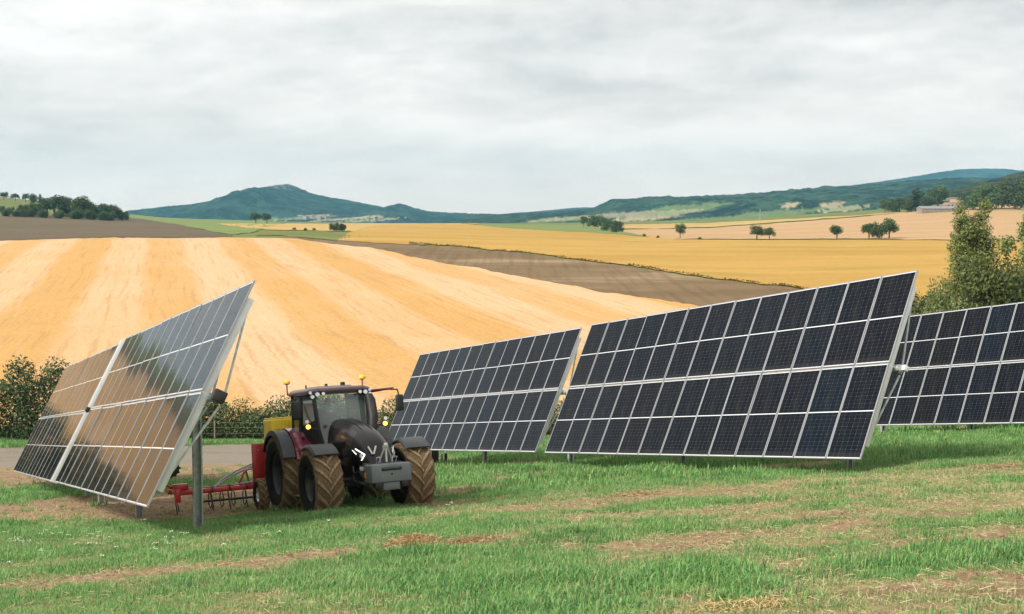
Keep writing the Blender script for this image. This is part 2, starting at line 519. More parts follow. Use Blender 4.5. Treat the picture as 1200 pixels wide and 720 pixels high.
ANG = math.atan(.28)
def stubble():
    t = NT("golden_stubble")
    g = t.n.new('ShaderNodeNewGeometry').outputs['Position']
    sp = t.n.new('ShaderNodeSeparateXYZ'); t.l.new(g, sp.inputs[0])
    wob = t.math('MULTIPLY', t.math('SUBTRACT', t.noise(t.pos(), .012, 2), .5), 4)
    fine = t.math('MULTIPLY', t.math('SUBTRACT', t.noise(t.pos(), .35, 3), .5), 1.2)
    q = t.math('ADD', t.math('ADD', t.math('ADD', sp.outputs[0], t.math('MULTIPLY', sp.outputs[1], .28)), wob), fine)
    ph = t.math('SINE', t.math('MULTIPLY', t.math('ADD', q, 12.6), 2 * math.pi / 20.6))
    st = t.step(ph, -.55, .55)
    # odd widths: a second slower band
    ph2 = t.math('SINE', t.math('MULTIPLY', t.math('ADD', q, 2.6), 2 * math.pi / 53))
    # drill lines along the working direction
    def along(a, b, det):
        cb = t.n.new('ShaderNodeCombineXYZ'); t.l.new(t.math('MULTIPLY', q, a), cb.inputs[0]); t.l.new(t.math('MULTIPLY', sp.outputs[1], b), cb.inputs[1])
        return t.noise(cb.outputs[0], 1.0, det, .65)
    ln = along(1.1, .03, 5); ln2 = along(.22, .008, 6)
    big = t.noise(t.pos(), .03, 6, .6)
    sm = t.step(t.noise(t.pos((1, .6, 1)), 2.6, 8, .8), .25, .75)
    pale = t.mix(sm, (.47, .30, .165), (.64, .43, .25))
    orange = t.mix(sm, (.40, .225, .075), (.56, .34, .125))
    v = t.math('ADD', t.math('ADD', t.math('MULTIPLY', st, .84), .08), t.math('MULTIPLY', t.math('SUBTRACT', ln2, .5), .95))
    v = t.math('ADD', v, t.math('MULTIPLY', t.math('SUBTRACT', big, .5), 1.1))
    v = t.math('ADD', v, t.math('MULTIPLY', ph2, .18), clamp=True)
    c = t.mix(v, orange, pale)
    c = t.mix(t.math('MULTIPLY', t.step(ln, .50, .66), .45), c, (.34, .195, .07))
    trk = t.math('ABSOLUTE', t.math('SUBTRACT', t.math('FRACT', t.math('DIVIDE', t.math('ADD', q, t.math('MULTIPLY', sp.outputs[1], .06)), 17.0)), .5))
    tk = t.math('MULTIPLY', t.step(t.math('ABSOLUTE', t.math('SUBTRACT', trk, .06)), .022, .008), t.step(ln2, .40, .60))
    c = t.mix(t.math('MULTIPLY', tk, .14), c, (.66, .50, .33))
    c = t.mix(t.math('MULTIPLY', t.step(t.noise(t.pos(), .11, 7, .7), .60, .72), .45), c, (.40, .22, .08))
    t.set(Base_Color=c, Roughness=.95, Specular_IOR_Level=.1)
    t.bump(t.noise(t.pos(), 1.5, 6, .7), .5, .3)
    return t.m
def fieldmat(name, a, b, scale=(.05, .05, .05), rot=0, spots=None, fscale=.6, bump=.3, row=None):
    t = NT(name)
    n1 = t.noise(t.pos(scale, (0, 0, rot)), 1, 6, .6)
    n2 = t.noise(t.pos(), fscale, 5, .7)
    f = t.math('ADD', t.math('MULTIPLY', n1, .65), t.math('MULTIPLY', n2, .35))
    c = t.mix(t.step(f, .36, .64), a, b)
    if spots:
        c = t.mix(t.math('MULTIPLY', t.step(t.noise(t.pos((.012, .03, .02)), 1, 4, .6), .55, .68), .75), c, spots)
    if row:
        w = t.noise(t.pos((row, row * .03, .1), (0, 0, rot)), 1, 3, .6)
        c = t.mix(t.math('MULTIPLY', t.step(w, .45, .65), .35), c, tuple(x * .6 for x in a))
    t.set(Base_Color=c, Roughness=.95, Specular_IOR_Level=.1)
    t.bump(n2, bump, .4)
    return t.m
M_gold = stubble()
M_plough = fieldmat("ploughed_soil", (.14, .092, .046), (.195, .135, .072), (.01, .06, .05), R(12), (.29, .215, .13), row=.6)
M_plough2 = fieldmat("ploughed_soil_left", (.095, .073, .043), (.13, .098, .06), (.01, .06, .05), R(80), None)
M_yellow = fieldmat("ripe_ochre_crop", (.34, .205, .045), (.42, .265, .07), (.008, .05, .05), 0, (.30, .20, .045))
M_tan = fieldmat("tan_stubble", (.37, .235, .115), (.43, .285, .15), (.004, .05, .05), 0, (.35, .21, .09))
M_green = fieldmat("green_crop", (.12, .17, .05), (.19, .22, .075), (.006, .05, .05), 0)
M_wheat = fieldmat("pale_wheat", (.36, .25, .08), (.44, .31, .12), (.004, .05, .05), 0)
M_olive = fieldmat("olive_verge", (.10, .12, .03), (.17, .18, .05), (.01, .05, .05), 0)
M_dkgreen = fieldmat("dark_green_verge", (.05, .07, .025), (.09, .11, .035), (.03, .08, .05), 0, fscale=.3)

gold_top = polyl([(-900, 258), (-500, 256), (-250, 263), (-100, 276), (0, 283), (150, 279.5), (335, 279.5), (430, 291), (560, 316), (700, 343), (800, 358), (1000, 395), (1300, 440)])
mid_top = polyl([(330, 277.5), (400, 284), (500, 288.5), (600, 296), (700, 309), (800, 323), (930, 340), (1100, 365), (1300, 400)])
field("golden_field", -900, 1300, 84, gold_top, M_gold, nx=420, ny=160, lift=.06)
field("ploughed_field", 335, 1300, gold_top, mid_top, M_plough, nx=200, lift=.07)
yel_top = polyl([(395, 284), (410, 273), (424, 268), (445, 264.5), (480, 263), (520, 262.7), (620, 268), (730, 275), (800, 282), (1000, 283), (1300, 283)])
field("ochre_field", 395, 1300, lambda x: mid_top(x) - (1.2 if x > 480 else .1), yel_top, M_yellow, nx=220, ny=90, lift=.16)
field("olive_verge", 300, 500, lambda x: mid_top(x) - .4, polyl([(290, 277), (320, 272), (380, 272), (440, 279), (500, 287.8)]), M_olive, nx=60, ny=20, lift=.12, wob=.5)
field("ploughed_field", -900, 272, lambda x: gold_top(x) - .3, polyl([(-900, 244), (0, 253), (150, 254.5), (200, 262), (272, 277)]), M_plough2, lift=.1, lo=300)
field("green_field", 60, 330, polyl([(60, 252.5), (150, 255), (200, 262.3), (272, 276), (300, 272), (330, 263)]), polyl([(60, 252), (150, 251), (200, 254), (280, 258), (330, 262)]), M_green, nx=80, ny=40, lift=.1, lo=300)
field("wheat_field", 255, 560, polyl([(255, 263.5), (300, 270), (400, 272), (480, 268), (560, 263.5)]), polyl([(255, 263), (400, 262.5), (560, 262.4)]), M_wheat, nx=90, ny=30, lift=.12, lo=400)
field("green_field", 540, 760, polyl([(540, 262.9), (600, 268.5), (700, 274), (760, 279)]), polyl([(540, 262.6), (690, 265), (760, 278.5)]), M_green, nx=60, ny=30, lift=.25, lo=400)
field("tan_field", 700, 1300, polyl([(700, 273), (745, 280), (800, 281), (1000, 281.5), (1300, 281)]), polyl([(700, 271), (830, 268), (930, 261.5), (1030, 253), (1100, 245), (1180, 238), (1300, 233)]), M_tan, nx=160, ny=60, lift=.12, lo=300)
field("wheat_field", 690, 1060, polyl([(690, 270), (830, 266.8), (930, 260.2), (1060, 250)]), polyl([(690, 265), (830, 262), (930, 257.5), (1060, 249)]), M_wheat, nx=80, ny=20, lift=.2, lo=400)

# ---- distant hills
def smooth_curve(pts, x):
    xs = np.array([p[0] for p in pts], float); ys = np.array([p[1] for p in pts], float)[:, None]
    m = pchip_slopes(xs, ys)[:, 0]; ys = ys[:, 0]
    i = np.clip(np.searchsorted(xs, x) - 1, 0, len(xs) - 2); h = xs[i + 1] - xs[i]; s = np.clip((x - xs[i]) / h, 0, 1)
    return (2*s**3-3*s**2+1)*ys[i] + (s**3-2*s**2+s)*h*m[i] + (-2*s**3+3*s**2)*ys[i+1] + (s**3-s**2)*h*m[i+1]
def hill(name, Yc, depth, sky_pts, mat, base=268, nx=360, ny=70, rough=1.0, seed=1, back=.5, patches=(), crest=.0):
    """a ridge Yc metres away whose crest follows sky_pts (photo column,row); front foot depth metres nearer"""
    x0, x1 = sky_pts[0][0], sky_pts[-1][0]
    xs = np.linspace(x0, x1, nx)
    e = -np.tan(np.arctan((smooth_curve(sky_pts, xs) - 360) / F) + PITCH)
    zc = e * Yc
    Xc = (xs - 600) / F * Yc
    zb = -math.tan(math.atan((base - 360) / F) + PITCH) * Yc - 6
    s = np.linspace(-1, back, ny)[:, None]
    Y = Yc + s * depth + 0 * Xc[None]
    X = Xc[None] + 0 * s
    prof = np.where(s < 0, (.35 * np.cos(np.clip(-s, 0, 1) * math.pi / 2) + .65 * (1 + s)) , np.cos(np.clip(s / max(back, .01), 0, 1) * math.pi / 2))
    hh = (zc[None] - zb)
    gul = (fbm(X / (depth * .22) + s * .6, Y / (depth * .5), seed, 5) - .5)
    Z = zb + hh * np.clip(prof + gul * .9 * (1 - np.abs(prof - .5) * 2) * (s < 0) * rough, -.2, 1.0)
    treen = (fbm(X / 16, Y / 16, seed + 9, 3) - .5) * 13 * rough * (hh > 12)
    Z = Z + treen * np.clip(hh / 60, 0, 1)
    i = np.arange(nx * ny).reshape(ny, nx)
    f = np.stack([i[:-1, :-1], i[:-1, 1:], i[1:, 1:], i[1:, :-1]], -1).reshape(-1, 4)
    me = np_mesh(name, np.stack([X, Y, Z], -1).reshape(-1, 3), f, True)
    # farmed clearings by their place on the slope
    pix_x = X / Y * F + 600; pix_y = 360 + F * np.tan(np.arctan(-Z / Y) - PITCH)
    pa = np.zeros(X.size); pk = np.zeros(X.size)
    for (a, b, w, h, k) in patches:
        dx = (pix_x.ravel() - a) / w; dy = (pix_y.ravel() - b + (pix_x.ravel() - a) * .05) / h
        ins = sstep(1.06, .94, np.maximum(np.abs(dx + dy * .5), np.abs(dy)))
        pa = np.maximum(pa, ins); pk = np.where(ins > .4, k, pk)
    fattr(me, 'patch', pa); fattr(me, 'pkind', pk)
    return tag(link(name, me, mat), kind='structure')
def forestmat(name, a, b, tex=.012, rock=None):
    t = NT(name)
    n1 = t.noise(t.pos((1, 1, 1.6)), tex, 9, .75); n2 = t.noise(t.pos(), tex * .12, 5, .6)
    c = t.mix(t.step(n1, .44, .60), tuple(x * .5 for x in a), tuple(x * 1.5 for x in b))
    c = t.mix(t.math('MULTIPLY', t.step(n2, .56, .66), .6), c, (.10, .12, .05))
    pc = t.ramp(t.attr('pkind'), [(0, (.16, .22, .08)), (.33, (.45, .36, .22)), (.66, (.30, .33, .16)), (1, (.33, .27, .20))])
    c = t.mix(t.attr('patch'), c, pc)
    if rock:
        g = t.n.new('ShaderNodeNewGeometry'); sp = t.n.new('ShaderNodeSeparateXYZ'); t.l.new(g.outputs['Position'], sp.inputs[0])
        hm = t.math('MULTIPLY', t.step(sp.outputs[2], rock - 22, rock - 6), t.step(n1, .45, .55))
        c = t.mix(hm, c, (.30, .27, .23))
    t.set(Base_Color=c, Roughness=1, Specular_IOR_Level=.05)
    t.bump(t.noise(t.pos(), tex * 2.5, 6, .7), 1.0, 22)
    return t.m
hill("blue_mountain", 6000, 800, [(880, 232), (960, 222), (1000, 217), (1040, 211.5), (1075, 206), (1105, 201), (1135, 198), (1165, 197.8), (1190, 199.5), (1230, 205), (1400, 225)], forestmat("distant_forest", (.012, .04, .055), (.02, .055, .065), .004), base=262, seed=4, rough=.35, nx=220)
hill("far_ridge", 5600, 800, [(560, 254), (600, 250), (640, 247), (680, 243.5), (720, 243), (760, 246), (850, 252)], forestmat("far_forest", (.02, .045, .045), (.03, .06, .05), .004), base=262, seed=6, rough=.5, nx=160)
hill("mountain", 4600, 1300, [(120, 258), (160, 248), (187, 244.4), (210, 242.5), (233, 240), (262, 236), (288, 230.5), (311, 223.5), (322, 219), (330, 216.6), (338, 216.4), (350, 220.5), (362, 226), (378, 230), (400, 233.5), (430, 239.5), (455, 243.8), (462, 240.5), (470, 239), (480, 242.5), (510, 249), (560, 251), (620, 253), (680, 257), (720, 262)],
     forestmat("mountain_forest", (.010, .032, .028), (.024, .055, .038), .011, rock=143), seed=2, nx=460, ny=90,
     patches=[(400, 257, 30, 1.5, .33), (365, 253.5, 18, 1.4, .66), (355, 256, 30, 1.2, 1), (436, 254.5, 16, 1.3, .33), (320, 257.5, 30, 1.2, .0), (430, 258.5, 36, 1.1, .66)])
hill("wooded_hill", 3200, 1200, [(500, 263), (560, 255), (620, 250), (660, 248.5), (690, 245), (708, 239), (716, 234.5), (740, 233.5), (765, 231), (800, 231), (850, 229), (880, 227.5), (920, 223.5), (960, 220), (1000, 217.8), (1040, 214.5), (1080, 211.5), (1120, 209), (1200, 212), (1400, 220)],
     forestmat("hill_forest", (.014, .038, .026), (.034, .068, .038), .015), seed=9, nx=460, ny=90,
     patches=[(800, 245, 40, 4.5, 0), (775, 251, 34, 3, .66), (720, 252.5, 42, 2.6, 1), (745, 257.5, 40, 2, .33), (820, 240.5, 16, 2, 0), (835, 257, 40, 2, .0), (925, 240.5, 9, 3, .33), (972, 241, 13, 3.6, .33), (905, 251, 45, 4, 0), (990, 245, 22, 2.5, .66), (1000, 250, 40, 2, 0), (660, 256, 30, 1.6, .66), (640, 260, 40, 1.5, 0)])
hill("wooded_hill", 1500, 350, [(1085, 236), (1100, 228), (1120, 222), (1150, 214), (1180, 207), (1210, 200), (1260, 192), (1340, 184), (1500, 175)],
     forestmat("near_hill_forest", (.04, .055, .022), (.075, .09, .035), .05), base=240, seed=14, nx=160, ny=60, rough=.7,
     patches=[(1118, 233, 18, 2, .66)])

# ------------------------------------------------------------------ vegetation
def leafmat(name, cols, trans=.25):
    t = NT(name)
    f = t.math('ADD', t.math('MULTIPLY', t.island(), .55), t.math('MULTIPLY', t.attr('clump'), .45))
    c = t.ramp(f, [(i / (len(cols) - 1) * .7 + .15, c) for i, c in enumerate(cols)])
    r = t.rand()
    hs = t.n.new('ShaderNodeHueSaturation'); t.l.new(c, hs.inputs['Color'])
    t.l.new(t.math('ADD', t.math('MULTIPLY', r, .04), .48), hs.inputs['Hue']); t.l.new(t.math('ADD', t.math('MULTIPLY', r, .4), .8), hs.inputs['Value'])
    t.set(Base_Color=hs.outputs[0], Roughness=.6, Specular_IOR_Level=.25)
    tr = t.n.new('ShaderNodeBsdfTranslucent'); t.l.new(hs.outputs[0], tr.inputs[0])
    mx = t.n.new('ShaderNodeMixShader'); mx.inputs[0].default_value = trans
    t.l.new(t.b.outputs[0], mx.inputs[1]); t.l.new(tr.outputs[0], mx.inputs[2]); t.l.new(mx.outputs[0], t.o.inputs[0])
    return t.m
ML_dark = leafmat("dark_oak_leaves", [(.03, .052, .02), (.06, .095, .032), (.10, .14, .045)])
ML_mid = leafmat("walnut_leaves", [(.04, .065, .018), (.075, .11, .03), (.12, .16, .045)])
ML_poplar = leafmat("poplar_leaves", [(.09, .125, .04), (.16, .20, .06), (.26, .28, .10)])
ML_hedge = leafmat("bramble_leaves", [(.03, .055, .026), (.06, .095, .038), (.13, .155, .06)])
ML_hedgey = leafmat("yellowing_leaves", [(.06, .075, .02), (.13, .13, .04), (.22, .19, .06)])
ML_scrub = leafmat("scrub_leaves", [(.08, .11, .04), (.14, .18, .065), (.22, .25, .10)])
M_bark = simple("bark", (.11, .085, .06), .9, var=.35, scale=5, bump=.5)

def leaf_cloud(lobes, n, size, seed=0, shell=.55, squash=1.0, flat=.0):
    """quads spread through ellipsoidal lobes (cx,cy,cz,rx,ry,rz)"""
    g = np.random.default_rng(seed)
    L = np.array(lobes, float); vol = np.prod(L[:, 3:], 1) ** .66; pk = g.choice(len(L), n, p=vol / vol.sum())
    d = g.normal(size=(n, 3)); d /= np.linalg.norm(d, axis=1)[:, None]
    rr = shell + (1 - shell) * g.random(n) ** .6
    inner = g.random(n) < .25; rr[inner] = g.random(inner.sum()) ** .5 * shell
    # gnarl the shell so the outline is uneven
    bmp = 1 + .28 * (fbm(d[:, 0] * 2.3 + pk * 7.1, d[:, 1] * 2.3 + d[:, 2] * 1.7, seed, 3) - .5) * 2
    c = L[pk, :3] + d * L[pk, 3:] * (rr * bmp)[:, None]
    nrm = d * .6 + g.normal(size=(n, 3)) * .7 + np.array([0, 0, .35]); nrm /= np.linalg.norm(nrm, axis=1)[:, None]
    a = np.cross(nrm, g.normal(size=(n, 3))); a /= np.linalg.norm(a, axis=1)[:, None]; b = np.cross(nrm, a)
    s = size * (.55 + .9 * g.random(n))[:, None]
    V = np.stack([c + a * s, c + b * s * .55, c - a * s, c - b * s * .55], 1).reshape(-1, 3)
    cl = fbm(c[:, 0] / (size * 9) + pk * 3.3, c[:, 2] / (size * 9) + c[:, 1] / (size * 9), seed + 5, 3)
    cl = np.clip((cl - .5) * 2.2 + .5, 0, 1)
    me = np_mesh("leaves", V, np.arange(n * 4).reshape(-1, 4))
    fattr(me, 'clump', np.repeat(cl, 4))
    return me
def trunk_mesh(h, r, limbs, seed=0, top=.75, spread=1.0):
    g = random.Random(seed); mb = MB()
    n = 7; pts = []; x = y = 0
    for i in range(n):
        pts.append((x, y, h * top * i / (n - 1))); x += g.uniform(-.03, .03) * h * .5; y += g.uniform(-.03, .03) * h * .5
    mb.tube(pts, [r * (1.35 if i == 0 else 1 - .8 * i / n) for i in range(n)], 8)
    for k in range(limbs):
        z = g.uniform(.28, .65) * h * top / .75; a = g.uniform(0, 6.28) ; L = h * g.uniform(.2, .36) * spread
        i = min(n - 2, int(z / (h * top) * (n - 1))); bx, by, _ = pts[i]
        p0 = (bx, by, z); p1 = (bx + math.cos(a) * L * .5, by + math.sin(a) * L * .5, z + L * .45); p2 = (bx + math.cos(a) * L, by + math.sin(a) * L, z + L * .75)
        mb.tube([p0, p1, p2], [r * .45, r * .3, r * .12], 6)
    return mb.mesh("trunk")
KINDS_T = {}
def tree_kind(key):
    if key in KINDS_T: return KINDS_T[key]
    kind, seed = key; g = random.Random(seed * 13 + 5)
    if kind == 'round':     # unit height 1
        lobes = [(0, 0, .62, .30, .30, .26)] + [(g.uniform(-.27, .27), g.uniform(-.27, .27), g.uniform(.42, .80), g.uniform(.13, .2), g.uniform(.13, .2), g.uniform(.11, .17)) for _ in range(9)]
        cr = leaf_cloud(lobes, 2600, .026, seed); tr = trunk_mesh(1, .032, 5, seed)
    elif kind == 'low':
        lobes = [(0, 0, .45, .42, .40, .34)] + [(g.uniform(-.42, .42), g.uniform(-.3, .3), g.uniform(.22, .72), g.uniform(.16, .26), g.uniform(.16, .26), g.uniform(.14, .24)) for _ in range(9)]
        cr = leaf_cloud(lobes, 2600, .034, seed); tr = trunk_mesh(.8, .03, 5, seed)
    elif kind == 'poplar':
        lobes = [(g.uniform(-.04, .04), g.uniform(-.04, .04), z, w, w, .08) for z, w in ((.14, .10), (.24, .14), (.34, .155), (.44, .16), (.54, .155), (.63, .145), (.72, .125))]
        for lx, ly, zt0 in ((-.07, .02, .97), (.05, -.03, 1.0), (.0, .06, .90)):
            lobes += [(lx * (1.2 - i * .08) + g.uniform(-.02, .02), ly + g.uniform(-.02, .02), zt0 - .05 - i * .075, .050 + i * .012, .050 + i * .012, .055) for i in range(5)]
        lobes += [(g.uniform(-.15, .15), g.uniform(-.12, .12), g.uniform(.2, .6), .05, .05, .06) for _ in range(14)] + [(g.uniform(-.10, .10), g.uniform(-.06, .06), g.uniform(.6, .85), .05, .05, .06) for _ in range(8)]
        cr = leaf_cloud(lobes, 42000, .0068, seed, shell=.30); tr = trunk_mesh(1, .014, 9, seed, top=.88, spread=.3)
    elif kind == 'bush':
        lobes = [(0, 0, .4, .5, .45, .4)] + [(g.uniform(-.5, .5), g.uniform(-.4, .4), g.uniform(.2, .75), g.uniform(.15, .3), g.uniform(.15, .3), g.uniform(.14, .26)) for _ in range(12)]
        cr = leaf_cloud(lobes, 16000, .017, seed); tr = trunk_mesh(.6, .02, 6, seed)
    elif kind == 'cypress':
        cr = leaf_cloud([(0, 0, .5, .13, .13, .5)], 900, .03, seed); tr = trunk_mesh(.9, .02, 2, seed)
    KINDS_T[key] = (cr, tr); return KINDS_T[key]
def tree(kind, seed, loc, h, mat, label, cat='tree', group=None, name='tree', wide=1.0, rz=None):
    cr, tr = tree_kind((kind, seed))
    r = empty(name, loc); tag(r, label, cat, group)
    r.scale = (h * wide, h * wide, h); r.rotation_euler = (0, 0, rz if rz is not None else random.uniform(0, 6.28))
    c = bpy.data.objects.new('crown' if cat == 'tree' else 'foliage', cr); COL.objects.link(c); c.parent = r
    if not cr.materials: cr.materials.append(None)
    c.material_slots[0].link = 'OBJECT'; c.material_slots[0].material = mat
    if not tr.materials: tr.materials.append(M_bark)
    k = bpy.data.objects.new('trunk' if cat == 'tree' else 'stem', tr); COL.objects.link(k); k.parent = r
    return r
def at(px, ybase, Y=None):
    """a spot on the terrain: photo column and either row or distance"""
    if Y is None: return Vector(ground(px, ybase, 90))
    x = (px - 600) / F * Y; return Vector((x, Y, float(zt(x, Y)) ))
def far_tree(px, ytop, ybase, kind, seed, mat, label, group=None, wide=1.0, Y=None, name='tree', cat='tree'):
    p = at(px, ybase, Y)
    e = -math.tan(math.atan((ytop - 360) / F) + PITCH)
    h = max(1.5, e * p.y - p.z) * (1.12 if name == 'tree' else 1.0); wide = wide * 1.15
    p.z -= .03 * h
    return tree(kind, seed, p, h * 1.03, mat, label, cat, group, name, wide)

G1 = "trees scattered along the field margins"
far_tree(797, 262, 280, 'round', 1, ML_mid, "small round lone tree at the left end of the tan field", G1, .85)
far_tree(887, 264.5, 282, 'round', 2, ML_mid, "left tree of the touching pair on the ochre field edge", G1, 1.15)
far_tree(901.5, 266, 282, 'round', 3, ML_mid, "slightly lower right tree of the touching pair on the ochre field edge", G1, 1.1)
far_tree(981, 264, 280.5, 'round', 1, ML_dark, "lone bushy tree between the pair and the trio on the tan field edge", G1, 1.15)
far_tree(1018, 261, 280.5, 'round', 3, ML_dark, "left tree of the trio standing on the tan field edge", G1, 1.2)
far_tree(1030, 260, 280.5, 'low', 2, ML_dark, "low middle tree of the trio standing on the tan field edge", G1, .7)
far_tree(1042, 256.5, 280.5, 'round', 2, ML_dark, "tallest tree of the trio, at its right end", G1, 1.0)
far_tree(300, 249.5, 262.5, 'round', 2, ML_dark, "left tree of the small pair below the peaked mountain", G1, 1.2)
far_tree(313, 249.5, 262.5, 'round', 1, ML_dark, "right tree of the small pair below the peaked mountain", G1, 1.0)
far_tree(391, 260, 271.5, 'low', 1, ML_dark, "left of two dark shrubby trees on the yellow field below the mountain", G1, .9)
far_tree(401, 260.5, 271.5, 'low', 3, ML_dark, "right of two dark shrubby trees on the yellow field below the mountain", G1, .8)
far_tree(684, 253, 263.5, 'round', 3, ML_mid, "paler small tree at the left of the clump by the wooded hill foot", G1, 1.0, Y=900)
far_tree(699, 250.5, 264, 'low', 2, ML_dark, "dark spreading tree in the clump by the wooded hill foot", G1, 1.0, Y=880)
far_tree(711, 255, 269, 'low', 1, ML_dark, "dark round tree touching the largest tree of the clump", G1, .9, Y=740)
far_tree(722, 256, 273, 'low', 3, ML_dark, "largest and nearest tree of the clump at the green field edge", G1, .95, Y=690)
G1b = "small bushes on the field margins"
for px, yt_, yb, lab in ((755, 273.5, 278, "tiny dark bush left of the lone round tree on the tan field"), (771, 276, 279.5, "row of tiny scrub nearest the lone round tree"), (345, 266.5, 270, "tiny round bush left of the shrubby pair on the yellow field"), (358, 267.5, 270.5, "flat dark bush between the tiny bush and the shrubby pair"), (368, 266.8, 270.5, "small bush just left of the shrubby pair"), (820, 279, 281.5, "low scrub on the line between ochre and tan fields right of the lone round tree")):
    far_tree(px, yt_, yb, 'low', 2, ML_dark, lab, G1b, 1.0, name='bush', cat='bush')
# wood on the left
G2 = "trees of the wood at the upper left"
wood = [(4, 240, 'low', 1, 30), (14, 242, 'low', 2, 0), (26, 238.5, 'low', 3, 20), (37, 240, 'round', 1, 0), (46, 236, 'low', 1, -20), (57, 232, 'round', 2, 0), (65, 229.5, 'round', 3, 10), (76, 229, 'round', 1, 0), (84, 232, 'low', 2, 15), (97, 231, 'round', 2, -15), (104, 234, 'low', 3, 0), (113, 238, 'low', 1, 0), (122, 239, 'round', 3, 10), (131, 239, 'round', 1, 0), (140, 243, 'low', 2, 5), (148, 246, 'low', 3, 20)]
wl_ = ["low dark tree at the left picture edge of the wood", "low tree second from the left edge in the wood", "dull low tree below the pale hilltop meadow", "tree at the right end of the pale hilltop meadow", "broad low tree left of the wood's tall middle", "first tall tree of the wood's middle", "tall tree just left of the wood's highest crown", "highest crown in the middle of the wood", "dark tree right of the wood's highest crown", "yellower round tree right of the wood's middle", "dark tree where the wood begins to fall to the right", "low tree at the notch in the wood's outline", "tree just right of the notch in the wood's outline", "last tall tree near the wood's right end", "low tree next to last at the wood's right end", "smallest tree at the wood's right tip"]
for (px, yt_, k, s, dy), lab in zip(wood, wl_):
    far_tree(px, yt_, 254, k, s, ML_mid if 'yellower' in lab else ML_dark, lab, G2, 1.25 if k == 'round' else .85, Y=720 + dy)
for i, px in enumerate((-20, 8, 22, 33, 52, 70, 90, 108, 126)):
    far_tree(px, 243 + (i % 3), 254, 'bush', 1, ML_dark, ["shrub under the trees at the wood's left edge, partly outside the frame", "dark undergrowth shrub along the ploughed field's left end", "dark shrub at the wood's lowest dip above the ploughed field", "brownish shrub right of the wood's lowest dip", "dark shrub under the broad low tree of the wood", "dark shrub under the wood's highest crown", "dark shrub under the wood's yellower tree", "dark shrub under the notch in the wood's outline", "dark shrub near the wood's right end"][i], "shrubs along the foot of the wood", 1.1, Y=690, name='shrub', cat='bush')
G3 = "skyline trees on the pale hilltop"
for px, yt_, k, s, lab, w in ((6.5, 225, 'round', 1, "large round tree at the left of the pale hilltop skyline", 1.2), (20, 226.5, 'round', 3, "second round tree on the pale hilltop skyline", 1.1), (32, 227, 'round', 2, "left of the two merged trees on the pale hilltop skyline", 1.1), (41, 226.5, 'low', 1, "right of the two merged trees on the pale hilltop skyline", .9), (49, 228, 'cypress', 1, "thin pointed tree on the pale hilltop skyline", 1.0)):
    far_tree(px, yt_, 236, k, s, ML_dark, lab, G3, w, Y=1050)
# copse and farm at the upper right
G4 = "trees of the copse on the tan hill"
for px, yt_, yb, k, s, Y, m, lab, w in (
    (1036, 234, 250, 'round', 2, 960, ML_dark, "leftmost tree of the copse above the tan field", 1.0),
    (1044, 232.5, 250, 'low', 1, 950, ML_dark, "second tree of the copse above the tan field", .8),
    (1053, 231, 250, 'round', 3, 950, ML_dark, "dull tree in the middle of the copse above the tan field", 1.1),
    (1062, 230, 249, 'low', 2, 945, ML_mid, "browner tree of the copse left of the pointed one", .8),
    (1073, 222.5, 248, 'cypress', 1, 950, ML_dark, "tall pointed dark tree in the copse above the tan field", 2.0),
    (1082, 228, 248, 'low', 3, 940, ML_dark, "dark tree between the pointed and the biggest tree of the copse", .7),
    (1097, 218, 247, 'round', 1, 930, ML_dark, "biggest rounded dark tree of the copse left of the long shed", 1.15),
    (1131, 226, 243, 'low', 1, 900, ML_dark, "dark shrubby tree just right of the long shed", .9),
    (1147, 219, 241, 'low', 2, 890, ML_mid, "brownish broad tree right of the farmhouse", 1.0),
    (1160, 215, 240, 'round', 3, 880, ML_mid, "pale tree above the right end of the tan field", 1.1),
    (1172, 214, 239, 'low', 3, 870, ML_dark, "dark tree above the right end of the tan field", .9),
    (1186, 210, 239, 'round', 2, 860, ML_dark, "tall dark tree at the right picture edge above the tan field", 1.2),
    (1200, 206, 238, 'low', 1, 850, ML_dark, "dark tree cut by the right picture edge above the tan field", 1.0)):
    far_tree(px, yt_, yb, k, s, m, lab, G4, w, Y=Y)
# farm buildings
M_stone = simple("farm_stone", (.24, .205, .16), .9, var=.2, scale=1)
M_roof = simple("clay_roof", (.30, .19, .13), .9, var=.25, scale=2)
M_shed = simple("grey_shed_roof", (.20, .21, .215), .6, var=.15, scale=1)
M_dark = simple("dark_opening", (.02, .022, .025), .5, var=.1)
def house(px, ybase, Y, w, d, h, rf, rmat, wmat, label, rz=0, cat='house', wins=2, group=None):
    p = at(px, ybase, Y)
    r = empty('farm_building' if cat == 'barn' else 'house', p - Vector((0, 0, .6))); r.rotation_euler = (0, 0, rz); tag(r, label, cat, group)
    MB().box((w, d, h + 1), (0, 0, (h + 1) / 2)).build('wall', wmat, r)
    mb = MB(); o = .4
    z0 = h + 1.02; ring = lambda x: [(x, -d/2 - o, z0), (x, 0, z0 + rf), (x, d/2 + o, z0), (x, 0, z0 - .01)]
    mb.loft([ring(-w/2 - o), ring(w/2 + o)]).build('roof', rmat, r)
    for i in range(wins):
        x = (i + .5) / wins * w - w / 2
        b = MB().box((1.0, .12, 1.3), (x, -d/2 - .03, h * .62 + 1)).build('window', M_dark, r)
    return r
house(1097, 244, 880, 26, 9, 2.6, 1.8, M_shed, M_stone, "long low grey shed beside the copse on the tan hill", .1, 'barn', 0)
house(1122, 240, 905, 11, 8, 5.0, 2.4, M_roof, M_stone, "stone farmhouse with clay roof right of the long shed", -.5, 'house', 3)
house(1112, 241, 915, 9, 7, 3.2, 2.0, M_roof, M_stone, "small stone outbuilding between long shed and farmhouse", .3, 'house', 2)
M_white = simple("white_render", (.27, .26, .25), .9, var=.15)
